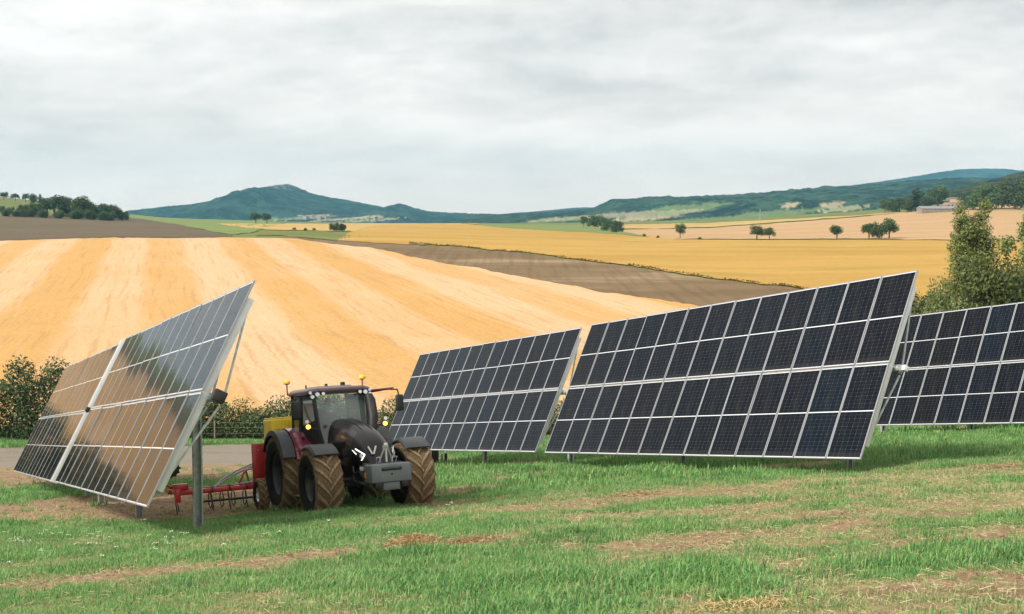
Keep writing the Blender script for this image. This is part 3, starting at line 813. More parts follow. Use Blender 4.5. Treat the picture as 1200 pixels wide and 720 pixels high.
vil = [(352, 253.2), (360, 253.8), (368, 253), (375, 254.3), (384, 253.4), (432, 255.5), (440, 254.8), (447, 255.6)]
for i, (px, py) in enumerate(vil):
    Y = 3300; x = (px - 600) / F * Y; e = -math.tan(math.atan((py + 2 - 360) / F) + PITCH)
    r = empty('house', (x, Y, e * Y - 4)); r.rotation_euler = (0, 0, i * .9)
    tag(r, "tiny pale house of the village at the mountain foot" if i < 5 else "tiny pale house of the hamlet right of the village at the mountain foot", 'house', "village houses at the mountain foot" if i < 5 else "hamlet houses at the mountain foot")
    MB().box((11, 8, 8), (0, 0, 4)).build('wall', M_white, r)
    MB().loft([[(-6, -5, 8), (-6, 0, 11), (-6, 5, 8)], [(6, -5, 8), (6, 0, 11), (6, 5, 8)]]).build('roof', M_roof, r)
p = at(890, 263, 1000)
mb = MB(); mb.cyl(p - Vector((0, 0, 2)), p + Vector((0, 0, 10)), .45, .25, 8)
o = mb.build('mast', M_white); tag(o, "thin white mast above the touching pair of trees", 'mast')

# poplars and bushes behind the right array
tree('poplar', 1, at(1140, 0, 128), 16.0, ML_poplar, "tall slender yellowish poplar behind the right-hand array", group="poplars behind the right array", wide=1.05, rz=.4, name='poplar_tree')
tree('poplar', 2, at(1226, 0, 124), 18.6, ML_poplar, "taller poplar half cut off by the right picture edge", group="poplars behind the right array", wide=1.1, rz=2.0, name='poplar_tree')
G5 = "bushes behind the right array"
for px, Y, h, m, lab, w, s in ((1166, 112, 10.6, ML_dark, "dark green leafy bush right of the slender poplar", .8, 1), (1192, 108, 11.0, ML_mid, "large bush below the cut-off poplar", .8, 2), (1108, 118, 8.8, ML_scrub, "dusty olive scrub at the foot of the slender poplar", .75, 3), (1138, 108, 9.4, ML_scrub, "pale scrub bush directly in front of the slender poplar", .7, 1), (1082, 120, 7.4, ML_dark, "low dark bush beside the upper corner of the big array", .9, 2), (1240, 105, 11, ML_dark, "dark bush beyond the right picture edge", .9, 3)):
    tree('bush', s, at(px, 0, Y), h, m, lab, 'bush', G5, 'bush', w)

# hedges along the gravel track
def hedge(name, x0, x1, Yf, hf, mat, n, size, label, seed, dens=1.0, w=1.3):
    g = np.random.default_rng(seed); L = []
    x = x0
    while x < x1:
        h = hf(x) * g.uniform(.8, 1.15); y = Yf(x) + g.uniform(-.5, .5); z = float(zt(x, y))
        ww = min(w, h * .55) * g.uniform(.8, 1.2)
        for k in range(max(1, int(h / 1.1))):
            zc = z + (k + .5) * h / max(1, int(h / 1.1)); L.append((x + g.uniform(-.4, .4), y + g.uniform(-.3, .3), zc, ww * (1.1 - .35 * k / 4), ww, h / max(1, int(h / 1.1)) * .75))
        x += ww * .75
    ox, oy = (x0 + x1) / 2, Yf((x0 + x1) / 2); oz = float(zt(ox, oy))
    L = [(a - ox, b - oy, c - oz, d, e, f) for a, b, c, d, e, f in L]
    me = leaf_cloud(L, n, size, seed, shell=.5)
    o = link(name, me, mat); o.location = (ox, oy, oz)
    tag(o, label, 'hedge')
    return o
hedge('hedge', -70, -24.2, lambda x: 78 + (x + 24) * .02, lambda x: 4.3, ML_hedge, 115000, .095, "tall dense dark hedge at the left edge beyond the gravel track", 3)
hedge('hedge', -24.6, -20.5, lambda x: 77.5, lambda x: 4.5 - (x + 24.6) * .12, ML_hedgey, 14000, .10, "tall yellowing hedge end next to the top of the left array", 4)
hedge('hedge', -20.5, 8, lambda x: 78.5, lambda x: 2.0 + .5 * math.sin(x * .9), ML_hedge, 75000, .075, "low ragged hedge beyond the gravel track behind the tractor", 5, w=1.0)
hedge('hedge', 8, 40, lambda x: 80, lambda x: 2.4, ML_scrub, 12000, .16, "scrubby hedge hidden mostly behind the big arrays", 6)
# thin stalks over the low hedge and fence
g = random.Random(3)
M_post = simple("weathered_post", (.20, .17, .14), .9, var=.3)
r = empty('wire_fence', (-13, 75.5, float(zt(-13, 75.5)))); tag(r, "thin wire fence on wooden posts in front of the low hedge", 'fence')
px_ = [-21 + 3.2 * i for i in range(12)]
for x in px_:
    z = float(zt(x, 75.5)) - r.location.z
    MB().cyl((x + 13, 0, z - .1), (x + 13, 0, z + 1.25), .045, n=6).build('post', M_post, r)
for hh in (.5, .85, 1.15):
    MB().tube([(x + 13, 0, float(zt(x, 75.5)) - r.location.z + hh) for x in px_], .006, 4).build('wire', M_post, r)
# strip of high grass edge between ploughed and ochre fields

# ------------------------------------------------------------------ solar arrays
AU = Vector((.4315, -.8895, .1505)).normalized()        # along a row, uphill towards the camera
M_alu = simple("aluminium_frame", (.34, .35, .36), .38, .55, var=.06, scale=3)
M_galv = simple("galvanised_steel", (.40, .44, .44), .5, .55, var=.2, scale=9, dirt=(.22, .2, .17), dscale=2, damt=.2)
M_rail = simple("pale_rail", (.66, .69, .70), .45, .3, var=.06, scale=3)
M_blackbox = simple("black_housing", (.016, .017, .019), .45, var=.2)
M_back = simple("backsheet", (.62, .63, .63), .6, var=.05)
def cellmat():
    t = NT("solar_cells")
    o = t.coord('Object'); sp = t.n.new('ShaderNodeSeparateXYZ'); t.l.new(o, sp.inputs[0])
    def line(x, off, pitch, w):          # 1 near a grid line
        a = t.math('ABSOLUTE', t.math('SUBTRACT', t.math('FRACT', t.math('DIVIDE', t.math('SUBTRACT', x, off), pitch)), .5))
        return t.math('GREATER_THAN', a, .5 - w / pitch / 2), a
    gx, ax = line(sp.outputs[0], .033, .178, .0042)
    gy, ay = line(sp.outputs[1], .045, .0912, .0032)
    # corner diamonds on every second row
    gy2, ay2 = line(sp.outputs[1], .045, .1824, .003)
    dia = t.math('GREATER_THAN', t.math('ADD', t.math('MULTIPLY', ax, .178), t.math('MULTIPLY', ay2, .1824)), .089 + .0912 - .013)
    bb = t.math('GREATER_THAN', t.math('ABSOLUTE', t.math('SUBTRACT', t.math('FRACT', t.math('DIVIDE', sp.outputs[0], .0178)), .5)), .46)
    g = t.math('MAXIMUM', t.math('MULTIPLY', gx, .8), t.math('MULTIPLY', gy, .55))
    g = t.math('MAXIMUM', g, dia)
    g = t.math('MAXIMUM', g, t.math('MULTIPLY', bb, .07))
    half = t.math('LESS_THAN', t.math('ABSOLUTE', t.math('SUBTRACT', sp.outputs[1], 1.139)), .013)
    edge = t.math('MAXIMUM', t.math('GREATER_THAN', t.math('ABSOLUTE', t.math('SUBTRACT', sp.outputs[0], .567)), .534 + .002), t.math('GREATER_THAN', t.math('ABSOLUTE', t.math('SUBTRACT', sp.outputs[1], 1.139)), 1.099))
    r = t.rand()
    cell = t.ramp(r, [(.0, (.0022, .0034, .0062)), (.45, (.0028, .0044, .008)), (.6, (.0036, .004, .0052)), (.85, (.0022, .0052, .0095)), (1, (.002, .0064, .0125))])
    n = t.noise(t.coord('Object', (5.6, 11, 1)), 1, 2)
    cell = t.mix(t.math('MULTIPLY', n, .4), cell, (.005, .006, .010))
    c = t.mix(t.math('MULTIPLY', g, .50), cell, (.15, .17, .20))
    c = t.mix(t.math('MAXIMUM', half, edge), c, (.52, .54, .57))
    dn = t.step(t.noise(t.coord('Object', (1.6, .5, 1)), 2.2, 6, .7), .42, .75)
    low = t.step(t.math('FRACT', t.math('DIVIDE', sp.outputs[1], 2.278)), .10, .0)
    c = t.mix(t.math('ADD', t.math('MULTIPLY', dn, .035), t.math('MULTIPLY', low, .05)), c, (.30, .27, .22))
    t.set(Base_Color=c, Roughness=.5, Specular_IOR_Level=0.0)
    gl = t.n.new('ShaderNodeBsdfGlossy'); gl.inputs['Roughness'].default_value = .045; gl.inputs['Color'].default_value = (.86, .87, .88, 1)
    dust = t.noise(t.coord('Object'), 3, 5)
    t.l.new(t.math('ADD', t.math('MULTIPLY', dust, .07), .03), gl.inputs['Roughness'])
    fr = t.n.new('ShaderNodeFresnel'); fr.inputs['IOR'].default_value = 1.17
    mx = t.n.new('ShaderNodeMixShader'); t.l.new(fr.outputs[0], mx.inputs[0]); t.l.new(t.b.outputs[0], mx.inputs[1]); t.l.new(gl.outputs[0], mx.inputs[2])
    t.l.new(mx.outputs[0], t.o.inputs[0])
    wv = t.noise(t.coord('Object'), 1.3, 2)
    b = t.n.new('ShaderNodeBump'); b.inputs['Strength'].default_value = .06; b.inputs['Distance'].default_value = .05; t.l.new(wv, b.inputs['Height'])
    t.l.new(b.outputs[0], gl.inputs['Normal'])
    return t.m
M_cell = cellmat()
MW, MH, PW = 1.138, 2.278, 1.154
mb = MB()
fw = .030
for (x, y, sx, sy) in ((fw/2, MH/2, fw, MH), (MW - fw/2, MH/2, fw, MH), (MW/2, .0105, MW - 2*fw - .001, .021), (MW/2, MH - .0105, MW - 2*fw - .001, .021)):
    mb.box((sx, sy, .035), (x, y, -.0175), m=0)
mb.add([(fw, .021, -.003), (MW - fw, .021, -.003), (MW - fw, MH - .021, -.003), (fw, MH - .021, -.003)], [(0, 1, 2, 3)], 1)
mb.add([(fw, fw, -.008), (MW - fw, fw, -.008), (MW - fw, MH - fw, -.008), (fw, MH - fw, -.008)], [(3, 2, 1, 0)], 2)
mod_me = mb.mesh("solar_module")
for m in (M_alu, M_cell, M_back): mod_me.materials.append(m)
for p_ in mod_me.polygons:          # make glass face the front
    if p_.material_index == 1 and p_.normal.z < 0: p_.flip()

def array(origin, vdir, label, posts, near_end, far_end, box=None, seam=False, ncol=13):
    """origin: lower far corner of the glass; u runs along the row towards the camera, v up the tilt"""
    o = Vector(origin); u = AU; v = Vector(vdir); v = (v - v.dot(u) * u).normalized(); n = u.cross(v)
    Mf = Matrix((u, v, n)).transposed().to_4x4(); Mf.translation = o
    midg = o + u * 7.5 + v * 2.33 - n * .35
    base = Vector((midg.x, midg.y, float(zt(midg.x, midg.y))))
    r = empty('solar_array', base); tag(r, label, 'solar array', "tilted solar arrays standing in rows")
    Ml = Matrix.Translation(-base) @ Mf
    def put(me_or_mb, name, mats=None, M=Ml, angle=32):
        me = me_or_mb.mesh(name) if isinstance(me_or_mb, MB) else me_or_mb
        ob = link(name, me, mats, r, angle if isinstance(me_or_mb, MB) else None); ob.matrix_local = M
        return ob
    # modules: two high
    for i in range(ncol):
        for j in range(2):
            jx, jz = random.uniform(-.005, .005), random.uniform(-.004, .002)
            M = Ml @ Matrix.Translation((i * PW + .008, j * (MH + .022) + .034, jz)) @ Matrix.Rotation(jx, 4, 'X') @ Matrix.Rotation(random.uniform(-.006, .006), 4, 'Y')
            put(mod_me, 'solar_module', M=M)
    W = ncol * PW
    tube = MB().cyl((-(.7 if far_end else .3), 2.33, -.30), (W + (.03 if near_end else .02), 2.33, -.30), .075, n=14)
    put(tube, 'torque_tube', M_galv)
    for i in range(ncol + 1):
        e = i in (0, ncol)
        x = min(max(i * PW - .008, .10), W - .10)
        mb = MB().box((.055 if not e else .07, 3.9, .10 if not e else .13), (x, 2.33, -.095 if not e else -.112), bevel=.004)
        if e or i % 3 == 0:
            put(mb, 'support_rail', M_rail)
            # triangular brace behind the rail
            b = MB().beam((x, 3.95, -.16), (x, 2.45, -.44), .03, .04).beam((x, .75, -.16), (x, 2.22, -.44), .03, .04).beam((x, 2.33, -.17), (x, 2.33, -.46), .07, .09, up=(1, 0, 0)).box((.07, .16, .10), (x, 2.33, -.42), bevel=.01)
            put(b, 'brace', M_galv)
        else: put(mb, 'support_rail', M_rail)
    put(MB().box((W - .3, .05, .04), (W / 2, 1.2, -.06)).box((W - .3, .05, .04), (W / 2, 3.5, -.06)), 'purlin', M_rail)
    if near_end:  # bearing plate at the end of the row
        put(MB().box((.10, .13, .13), (W + .06, 2.36, -.40), bevel=.015), 'bearing', M_rail)
    if seam: put(MB().box((.06, 4.62, .20), (W + .05, 2.33, .0), bevel=.006), 'edge_beam', M_rail)
    for k, pu in enumerate(posts):
        a = o + u * pu + v * 2.33 - n * .32
        g = float(zt(a.x, a.y))
        mb = MB(); zt_ = a.z - .05
        # rolled C-section post, vertical
        ang = math.atan2(u.y, u.x)
        H = zt_ - g + .5
        c, s_ = math.cos(ang), math.sin(ang)
        cz = (zt_ + g - .5) / 2 - base.z
        L = lambda x, y: (a.x - base.x + x * c - y * s_, a.y - base.y + x * s_ + y * c, cz)
        mb.box((.012, .17, H), L(0, 0), (0, 0, ang)); mb.box((.10, .012, H), L(.05, .085), (0, 0, ang)); mb.box((.10, .012, H), L(.05, -.085), (0, 0, ang))
        mb.box((.012, .03, H), L(.10, .073), (0, 0, ang)); mb.box((.012, .03, H), L(.10, -.073), (0, 0, ang))
        ob = link('post', mb.mesh('post'), M_galv, r)
        hd = MB().box((.16, .22, .26), (pu, 2.33, -.36), bevel=.015)
        put(hd, 'bearing', M_galv)
    for bx in (box or []):
        put(MB().box(bx[3], bx[:3], bevel=.02).box((bx[3][0] * .6, .05, .05), (bx[0], bx[1] - bx[3][1] * .55, bx[2])), 'drive_box', M_blackbox)
    return r, Ml
V1 = (.3527, .3199, .8793); V2 = (.3673, .3256, .8713)
array((1.021, 40.457, -7.303), V1, "largest dark solar array in the middle right, its long lower edge close to the grass", [-.45, 6.25, 13.3], True, True)
array((-5.731, 55.011, -9.755), V1, "solar array standing between the tractor and the largest array", [1.5, 8.3], True, True, box=[(-.3, 2.2, -.45, (.3, .3, .3))])
array((13.968 - .4315 * PW, 46.817 + .8895 * PW, -7.413 - .1505 * PW), V1, "solar array at the right picture edge, behind the largest array", [-.4, 4.1, 10.8], True, True)
array((-13.021, 35.756, -7.295), V2, "steep solar array at the left reflecting sky and golden field", [-.5, 6.1, 13.1], False, True, box=[(15.06, 2.36, -.33, (.16, .22, .24)), (-.55, 2.3, .02, (.16, .14, .12))])
array((-19.878, 50.064, -9.756), V2, "far solar array at the left edge, touching the steeper nearer one", [-.4, 5.5, 12.0], False, True, seam=True)
# controller stump right of the tractor's front wheel
r = empty('control_cabinet', (lambda p: p)(Vector(ground(510, 544)))); tag(r, "dark low cabinet on a stub behind the tractor's front wheel", 'cabinet')
mbc = MB().box((.30, .25, .55), (0, 0, .35), bevel=.01)
mbc.build('housing', M_blackbox, r)
MB().box((.10, .10, .5), (.3, 0, .2)).build('stub_post', M_galv, r)
MB().box((.12, .2, .45), (.46, 0, .25), bevel=.01).build('side_box', M_blackbox, r)

# ------------------------------------------------------------------ tractor
M_body = simple("burgundy_black_paint", (.006, .004, .005), .34, .0, var=.3, scale=2, coat=.25)
M_burg = simple("burgundy_paint", (.20, .018, .045), .28, .3, var=.2, scale=2, coat=.8, dirt=(.14, .09, .06), dscale=3, damt=.1)
M_plas = simple("grey_plastic", (.040, .047, .050), .5, var=.15, scale=4, dirt=(.20, .15, .10), dscale=2, damt=.2)
M_blk = simple("black_plastic", (.014, .015, .016), .5, var=.3, dirt=(.07, .055, .04), dscale=3, damt=.2)
M_iron = simple("chassis_iron", (.028, .029, .030), .6, .2, var=.3, scale=5, dirt=(.14, .10, .065), dscale=4, damt=.5)
M_wgt = simple("grey_ballast", (.16, .185, .195), .5, .1, var=.12, scale=3, dirt=(.22, .18, .13), dscale=5, damt=.2)
M_chrome = simple("bright_metal", (.62, .63, .63), .3, .8, var=.1)
M_rimp = simple("dark_rim_paint", (.05, .055, .06), .45, .2, var=.2, dirt=(.16, .12, .08), dscale=5, damt=.5)
M_red = simple("red_implement_paint", (.46, .018, .014), .38, var=.15, scale=4, coat=.3, dirt=(.22, .10, .06), dscale=5, damt=.15)
M_yel = simple("yellow_hopper_paint", (.95, .68, .03), .4, var=.08, coat=.2)
M_steelh = simple("grey_hose", (.42, .44, .46), .4, .2, var=.1)
M_seat = simple("seat_fabric", (.02, .022, .025), .9)
def tyremat():
    t = NT("muddy_rubber")
    c = t.coord('Object'); n = t.noise(c, 5, 6, .65); n2 = t.noise(c, 22, 5, .7)
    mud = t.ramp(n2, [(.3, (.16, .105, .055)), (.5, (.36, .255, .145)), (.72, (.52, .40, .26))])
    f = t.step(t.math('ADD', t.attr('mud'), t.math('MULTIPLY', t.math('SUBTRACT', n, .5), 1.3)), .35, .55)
    mud = t.mix(t.math('MULTIPLY', t.math('SUBTRACT', 1.0, t.attr('lug_shade')), .62), mud, (.09, .058, .03))  # groove shade put into the colour: mud darkened between the lug tops
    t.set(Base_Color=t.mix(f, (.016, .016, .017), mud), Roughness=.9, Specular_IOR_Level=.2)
    t.bump(t.math('ADD', n2, n), .9, .035)
    return t.m
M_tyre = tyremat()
def emit(name, col, s, base=(.8, .8, .8)):
    t = NT(name); t.set(Base_Color=base, Emission_Color=col, Emission_Strength=s, Roughness=.2); return t.m
M_led = emit("lit_headlight", (1, .97, .9), 1.1)
M_amb = emit("lit_amber_lamp", (1, .42, .06), 2.2, (.9, .4, .05))
M_ambr = simple("amber_reflector", (.8, .26, .02), .25, coat=.6, var=.05)
M_lamp = simple("clear_lamp_lens", (.70, .74, .76), .12, .3, var=.05, coat=.8)
M_beac = simple("orange_yellow_beacon", (.85, .48, .03), .25, coat=.7, var=.05)
def glassmat(name, tint, refl=1.5, milk=.10):
    t = NT(name)
    tr = t.n.new('ShaderNodeBsdfTransparent'); tr.inputs[0].default_value = (*tint, 1)
    gl = t.n.new('ShaderNodeBsdfGlossy'); gl.inputs['Roughness'].default_value = .02
    df = t.n.new('ShaderNodeBsdfDiffuse'); df.inputs[0].default_value = (.46, .58, .57, 1)
    m0 = t.n.new('ShaderNodeMixShader'); m0.inputs[0].default_value = milk
    t.l.new(tr.outputs[0], m0.inputs[1]); t.l.new(df.outputs[0], m0.inputs[2])
    fr = t.n.new('ShaderNodeFresnel'); fr.inputs['IOR'].default_value = refl
    mx = t.n.new('ShaderNodeMixShader'); t.l.new(fr.outputs[0], mx.inputs[0]); t.l.new(m0.outputs[0], mx.inputs[1]); t.l.new(gl.outputs[0], mx.inputs[2])
    t.l.new(mx.outputs[0], t.o.inputs[0]); return t.m
M_glass = glassmat("tinted_cab_glass", (.66, .80, .78), 1.75, .20)
M_glass3 = glassmat("rear_cab_glass", (.80, .88, .86), 1.4, .04)
M_glass2 = glassmat("side_cab_glass", (.34, .44, .43), 1.5, .05)

def tyre_mesh(Rr, w, rim, lugs, seed=0):
    mb = MB(); h = w / 2
    prof = [(rim, -h * .70), (rim + .03, -h * .86), ((rim + Rr) / 2, -h * 1.02), (Rr * .88, -h * .98), (Rr * .93, -h * .86), (Rr * .948, -h * .5), (Rr * .955, 0), (Rr * .948, h * .5), (Rr * .93, h * .86), (Rr * .88, h * .98), ((rim + Rr) / 2, h * 1.02), (rim + .03, h * .86), (rim, h * .70)]
    mb.lathe(prof, 'y', 72)
    nb = len(mb.v)
    # chevron lugs: curved bars from centre to shoulder, both sides, staggered
    g = random.Random(seed)
    for k in range(lugs):
        for sgn in (-1, 1):
            a0 = 2 * math.pi * (k + (.5 if sgn > 0 else 0)) / lugs
            rings = []
            N_ = 7
            for i in range(N_):
                s = i / (N_ - 1)
                y = sgn * h * (-.06 + s * 1.04)
                a = a0 + (s ** .85) * (.62 * w / Rr) * 1.0
                lw = (.040 + .018 * s) * (Rr / .75) ** .5 / Rr      # angular half-width
                rt = Rr * (1.0 - .055 * max(0, s - .78) / .22) + g.uniform(-.004, .004); rb = Rr * (.935 - .09 * max(0, s - .8) / .2)
                ring = [(rb, a - lw * 1.25), (rt, a - lw * .8), (rt, a + lw * .8), (rb, a + lw * 1.25)]
                rings.append([(r_ * math.cos(q), y, r_ * math.sin(q)) for r_, q in ring])
            mb.loft(rings)
    me = mb.mesh("tyre")
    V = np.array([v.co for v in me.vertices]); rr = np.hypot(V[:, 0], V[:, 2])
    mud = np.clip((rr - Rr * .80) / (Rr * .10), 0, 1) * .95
    fattr(me, 'mud', mud); fattr(me, 'lug_shade', np.clip((rr - Rr * .95) / (Rr * .045), 0, 1))
    return me
def rim_mesh(rim, w, out):
    """out: +1 / -1 which side faces away from the tractor"""
    mb = MB(); h = w / 2 * .70
    mb.lathe([(rim + .012, -h), (rim - .01, -h), (rim - .05, -h * .7), (rim - .05, h * .7), (rim - .01, h), (rim + .012, h)], 'y', 48)
    d = out * h * -.05
    mb.lathe([(.0, d + out * .05), (.11, d + out * .05), (.13, d + out * .0), (rim * .55, d - out * .05), (rim * .8, d), (rim - .045, d + out * .01)], 'y', 48)
    for k in range(8):
        a = k * math.pi / 4
        mb.cyl((math.cos(a) * .17, d - out * .02, math.sin(a) * .17), (math.cos(a) * .17, d + out * .045, math.sin(a) * .17), .018, n=8)
    mb.cyl((0, d, 0), (0, d + out * .12, 0), .085, .07, n=16)
    return mb.mesh("rim")

FD = AU.copy()
SD = Vector((0, 0, 1)).cross(FD).normalized(); UP = FD.cross(SD).normalized()
HEAD = math.atan2(FD.y, FD.x)
Mt = Matrix((FD, SD, UP)).transposed().to_4x4()
def tz(x, y): return float(zt(x, y))
TRO = Vector((-4.50, 31.15, 0))         # under the rear axle
TRO.z = tz(TRO.x, TRO.y) + .02
tr_ = empty('tractor', TRO, Mt.to_quaternion())
tag(tr_, "black and burgundy farm tractor with muddy tyres parked between the arrays", 'tractor')
FX, RF, RRr = 2.85, .80, .96
ty_f = tyre_mesh(RF, .64, .38, 16, 1); ty_r = tyre_mesh(RRr, .72, .52, 19, 2)
STEER = R(0)
def wheel(name, x, y, R_, me, rim, w, steer=0):
    e_ = empty(name, (x, y, R_ - .035)); e_.parent = tr_; e_.rotation_euler = (0, random.uniform(0, 6), steer) if not steer else (0, 0, steer)
    link('tyre', me, None, e_)
    link('rim', rim_mesh(rim, w, 1 if y > 0 else -1), M_rimp, e_, 40)
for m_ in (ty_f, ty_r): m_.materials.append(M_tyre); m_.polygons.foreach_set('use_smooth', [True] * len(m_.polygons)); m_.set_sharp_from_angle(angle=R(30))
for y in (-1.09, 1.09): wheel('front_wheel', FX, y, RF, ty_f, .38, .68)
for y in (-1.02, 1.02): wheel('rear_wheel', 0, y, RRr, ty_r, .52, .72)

M_body.node_tree.nodes['Principled BSDF'].inputs['Specular IOR Level'].default_value = .3
# chassis
M_hside = simple('burgundy_side_panel', (.028, .006, .010), .3, .05, var=.5, scale=1.5, coat=.35)
M_seat = simple('seat_fabric', (.02, .022, .025), .9)
mb = MB()
mb.box((2.3, .52, .55), (.5, 0, 1.0), bevel=.05).box((1.9, .46, .5), (2.2, 0, .98), bevel=.04)
mb.cyl((0, -.72, .96), (0, .72, .96), .19, n=20).cyl((0, -.45, .96), (0, .45, .96), .27, n=20)
mb.box((.24, 1.7, .20), (FX, 0, .74), bevel=.05).cyl((FX, -.92, .74), (FX, -.72, .74), .17, n=16).cyl((FX, .72, .74), (FX, .92, .74), .17, n=16)
mb.box((.7, .42, .34), (FX, 0, .98), bevel=.04)
mb.cyl((FX + .2, -.8, .80), (FX + .2, .8, .80), .035, n=8)
mb.build('chassis', M_iron, tr_)
# steps and tank on the visible side
mb = MB()
mb.box((1.0, .42, .55), (1.15, -.68, .85), bevel=.09, seg=3).box((1.0, .42, .55), (1.15, .68, .85), bevel=.09, seg=3)
mb.build('fuel_tank', M_blk, tr_)
mb = MB()
for k in range(4):
    mb.box((.36, .26, .03), (.95, -.92 - .05 * (3 - k) * .6, .42 + k * .24), bevel=.008)
mb.beam((.78, -1.0, .38), (.78, -.90, 1.2), .02, .05).beam((1.12, -1.0, .38), (1.12, -.90, 1.2), .02, .05)
mb.build('steps', M_chrome, tr_)

# hood: lofted
def hood_ring(x, w, zt_, zb, sh, n=26, pw=2.6):
    pts = []
    for k in range(n):
        s = k / (n - 1); a = math.pi * s
        cx_ = -math.cos(a); sz = math.sin(a)
        yy = math.copysign(abs(cx_) ** (2 / pw), cx_) * w / 2
        zz_ = sz ** (2 / pw)
        tap = 1 + (1 - zz_) * 0.0
        pts.append((x + sh * (1 - zz_), yy * tap, zb + (zt_ - zb) * zz_))
    return pts
secs = [(1.30, .86, 2.22, 1.16, 0, 3.4), (1.7, .90, 2.20, 1.14, 0, 3.0), (2.2, .93, 2.14, 1.12, 0, 2.8), (2.7, .94, 2.05, 1.10, 0, 2.6), (3.1, .92, 1.93, 1.08, .02, 2.5), (3.42, .86, 1.78, 1.08, .06, 2.4), (3.62, .76, 1.62, 1.08, .10, 2.4), (3.74, .62, 1.46, 1.10, .12, 2.4), (3.80, .44, 1.33, 1.13, .12, 2.4)]
mb = MB(); mb.loft([hood_ring(a, b, c, d, e_, pw=p_) for a, b, c, d, e_, p_ in secs], closed=True)
hood = mb.build('hood', [M_body, M_hside], tr_, 50)
for p_ in hood.data.polygons:
    if abs(p_.normal.y) > .55 and 1.5 < p_.center.x < 3.2 and p_.center.z > 1.62: p_.material_index = 1
mb = MB()
for s in (-1, 1):
    mb.tube([(1.6, s * .452, 1.62), (2.4, s * .470, 1.60), (3.1, s * .468, 1.56), (3.45, s * .45, 1.50)], .006, 5)
    mb.tube([(2.35, s * .474, 1.60), (2.45, s * .476, 1.20)], .006, 5)
for q in (-.12, .12): mb.tube([(1.5, q, 2.222), (2.2, q, 2.142), (2.7, q, 2.050), (3.1, q, 1.925)], .006, 5)
mb.build('panel_gap', M_seat, hood)
# louvred side panels
for s in (-1, 1):
    mb = MB().box((.98, .012, .46), (2.17, s * .466, 1.45), bevel=.004)
    for k in range(8): mb.beam((1.74 + k * .11, s * .474, 1.27), (1.86 + k * .11, s * .474, 1.64), .012, .035, up=(0, 1, 0))
    mb.build('side_grille', M_blk, tr_)
    MB().box((.62, .014, .20), (2.98, s * .462, 1.40), (0, 0, s * -.04), bevel=.005).build('air_inlet', M_blk, tr_)
for s in (-1, 1):
    lp = MB().box((.34, .05, .20), (3.58, s * .375, 1.34), (0, .28, s * -.34), bevel=.03)
    ob = lp.build('headlight', M_blk, tr_)
    MB().cyl((3.63, s * .345, 1.34), (3.70, s * .375, 1.335), .05, .048, n=14).build('projector', M_lamp, ob)
    MB().beam((3.52, s * .452, 1.50), (3.775, s * .325, 1.36), .02, .020).beam((3.775, s * .325, 1.36), (3.70, s * .385, 1.235), .02, .018).beam((3.36, s * .468, 1.47), (3.56, s * .45, 1.375), .014, .010).build('light_strip', M_led if s < 0 else M_lamp, ob)
# nose emblem: a bright V and the centre blade below it
yv = .0
mb = MB()
mb.beam((3.775, -.06, 1.54), (3.835, -.14, 1.36), .03, .034, up=(1, 0, 0)).beam((3.755, -.235, 1.54), (3.825, -.165, 1.36), .03, .034, up=(1, 0, 0))
mb.build('emblem', simple('white_emblem', (.75, .75, .74), .3, var=.03), tr_)
mb = MB()
for k in range(4): mb.box((.02, .34 - k * .02, .012), (3.765 + k * .014, 0, 1.20 + k * .03))
mb.build('nose_grille', M_iron, tr_)
MB().box((.16, .50, .16), (3.70, 0, 1.17), bevel=.03).build('lower_nose', M_burg, tr_)

# front linkage and ballast
mb = MB()
mb.box((.55, .60, .42), (3.55, 0, .92), bevel=.04).box((.5, .10, .5), (3.95, -.34, .92), bevel=.03).box((.5, .10, .5), (3.95, .34, .92), bevel=.03)
mb.cyl((3.6, -.42, .75), (4.1, -.42, .70), .035, n=10).cyl((3.55, -.36, 1.15), (3.95, -.40, .80), .045, n=12).cyl((3.55, .36, 1.15), (3.95, .40, .80), .045, n=12)
mb.tube([(3.3, -.45, 1.1), (3.5, -.5, .95), (3.8, -.48, 1.0), (4.0, -.44, .85)], .018, 6).tube([(3.3, -.45, .9), (3.55, -.52, .8), (3.8, -.5, .75)], .018, 6)
mb.build('front_linkage', M_iron, tr_)
mb = MB()
mb.tube([(4.18, -.16, 1.16), (4.24, -.10, 1.34), (4.25, -.03, 1.50)], .020, 8).tube([(4.18, .16, 1.16), (4.24, .10, 1.34), (4.25, .03, 1.50)], .020, 8)
mb.cyl((4.22, -.05, 1.52), (4.22, .05, 1.52), .05, n=14).cyl((4.25, 0, 1.18), (4.25, 0, 1.48), .028, n=10)
mb.box((.05, .09, .10), (4.25, 0, 1.56), bevel=.015)
mb.tube([(4.20, -.22, 1.15), (4.27, -.24, 1.28), (4.24, -.16, 1.30), (4.24, -.13, 1.18)], .013, 6).tube([(4.20, .22, 1.15), (4.27, .24, 1.28), (4.24, .16, 1.30), (4.24, .13, 1.18)], .013, 6)
mb.build('top_link', M_chrome, tr_)
mb = MB()
mb.box((.50, .92, .40), (4.30, 0, .95), bevel=.035, seg=3)
mb.box((.42, .40, .18), (4.30, 0, .67), bevel=.03)
mb.box((.03, .40, .012), (4.56, 0, 1.055), bevel=.003)
w_ = mb.build('front_weight', M_wgt, tr_)
MB().box((.012, .46, .075), (4.552, 0, 1.04), bevel=.004).build('slot', M_blk, w_)
MB().cyl((4.54, 0, .93), (4.562, 0, .93), .022, n=12).build('bolt', M_blk, w_)
MB().box((.06, .16, .14), (4.52, -.30, .70), bevel=.02).box((.06, .16, .14), (4.52, .30, .70), bevel=.02).box((.3, .1, .12), (4.3, -.42, .70), bevel=.02).build('bracket', M_blk, w_)
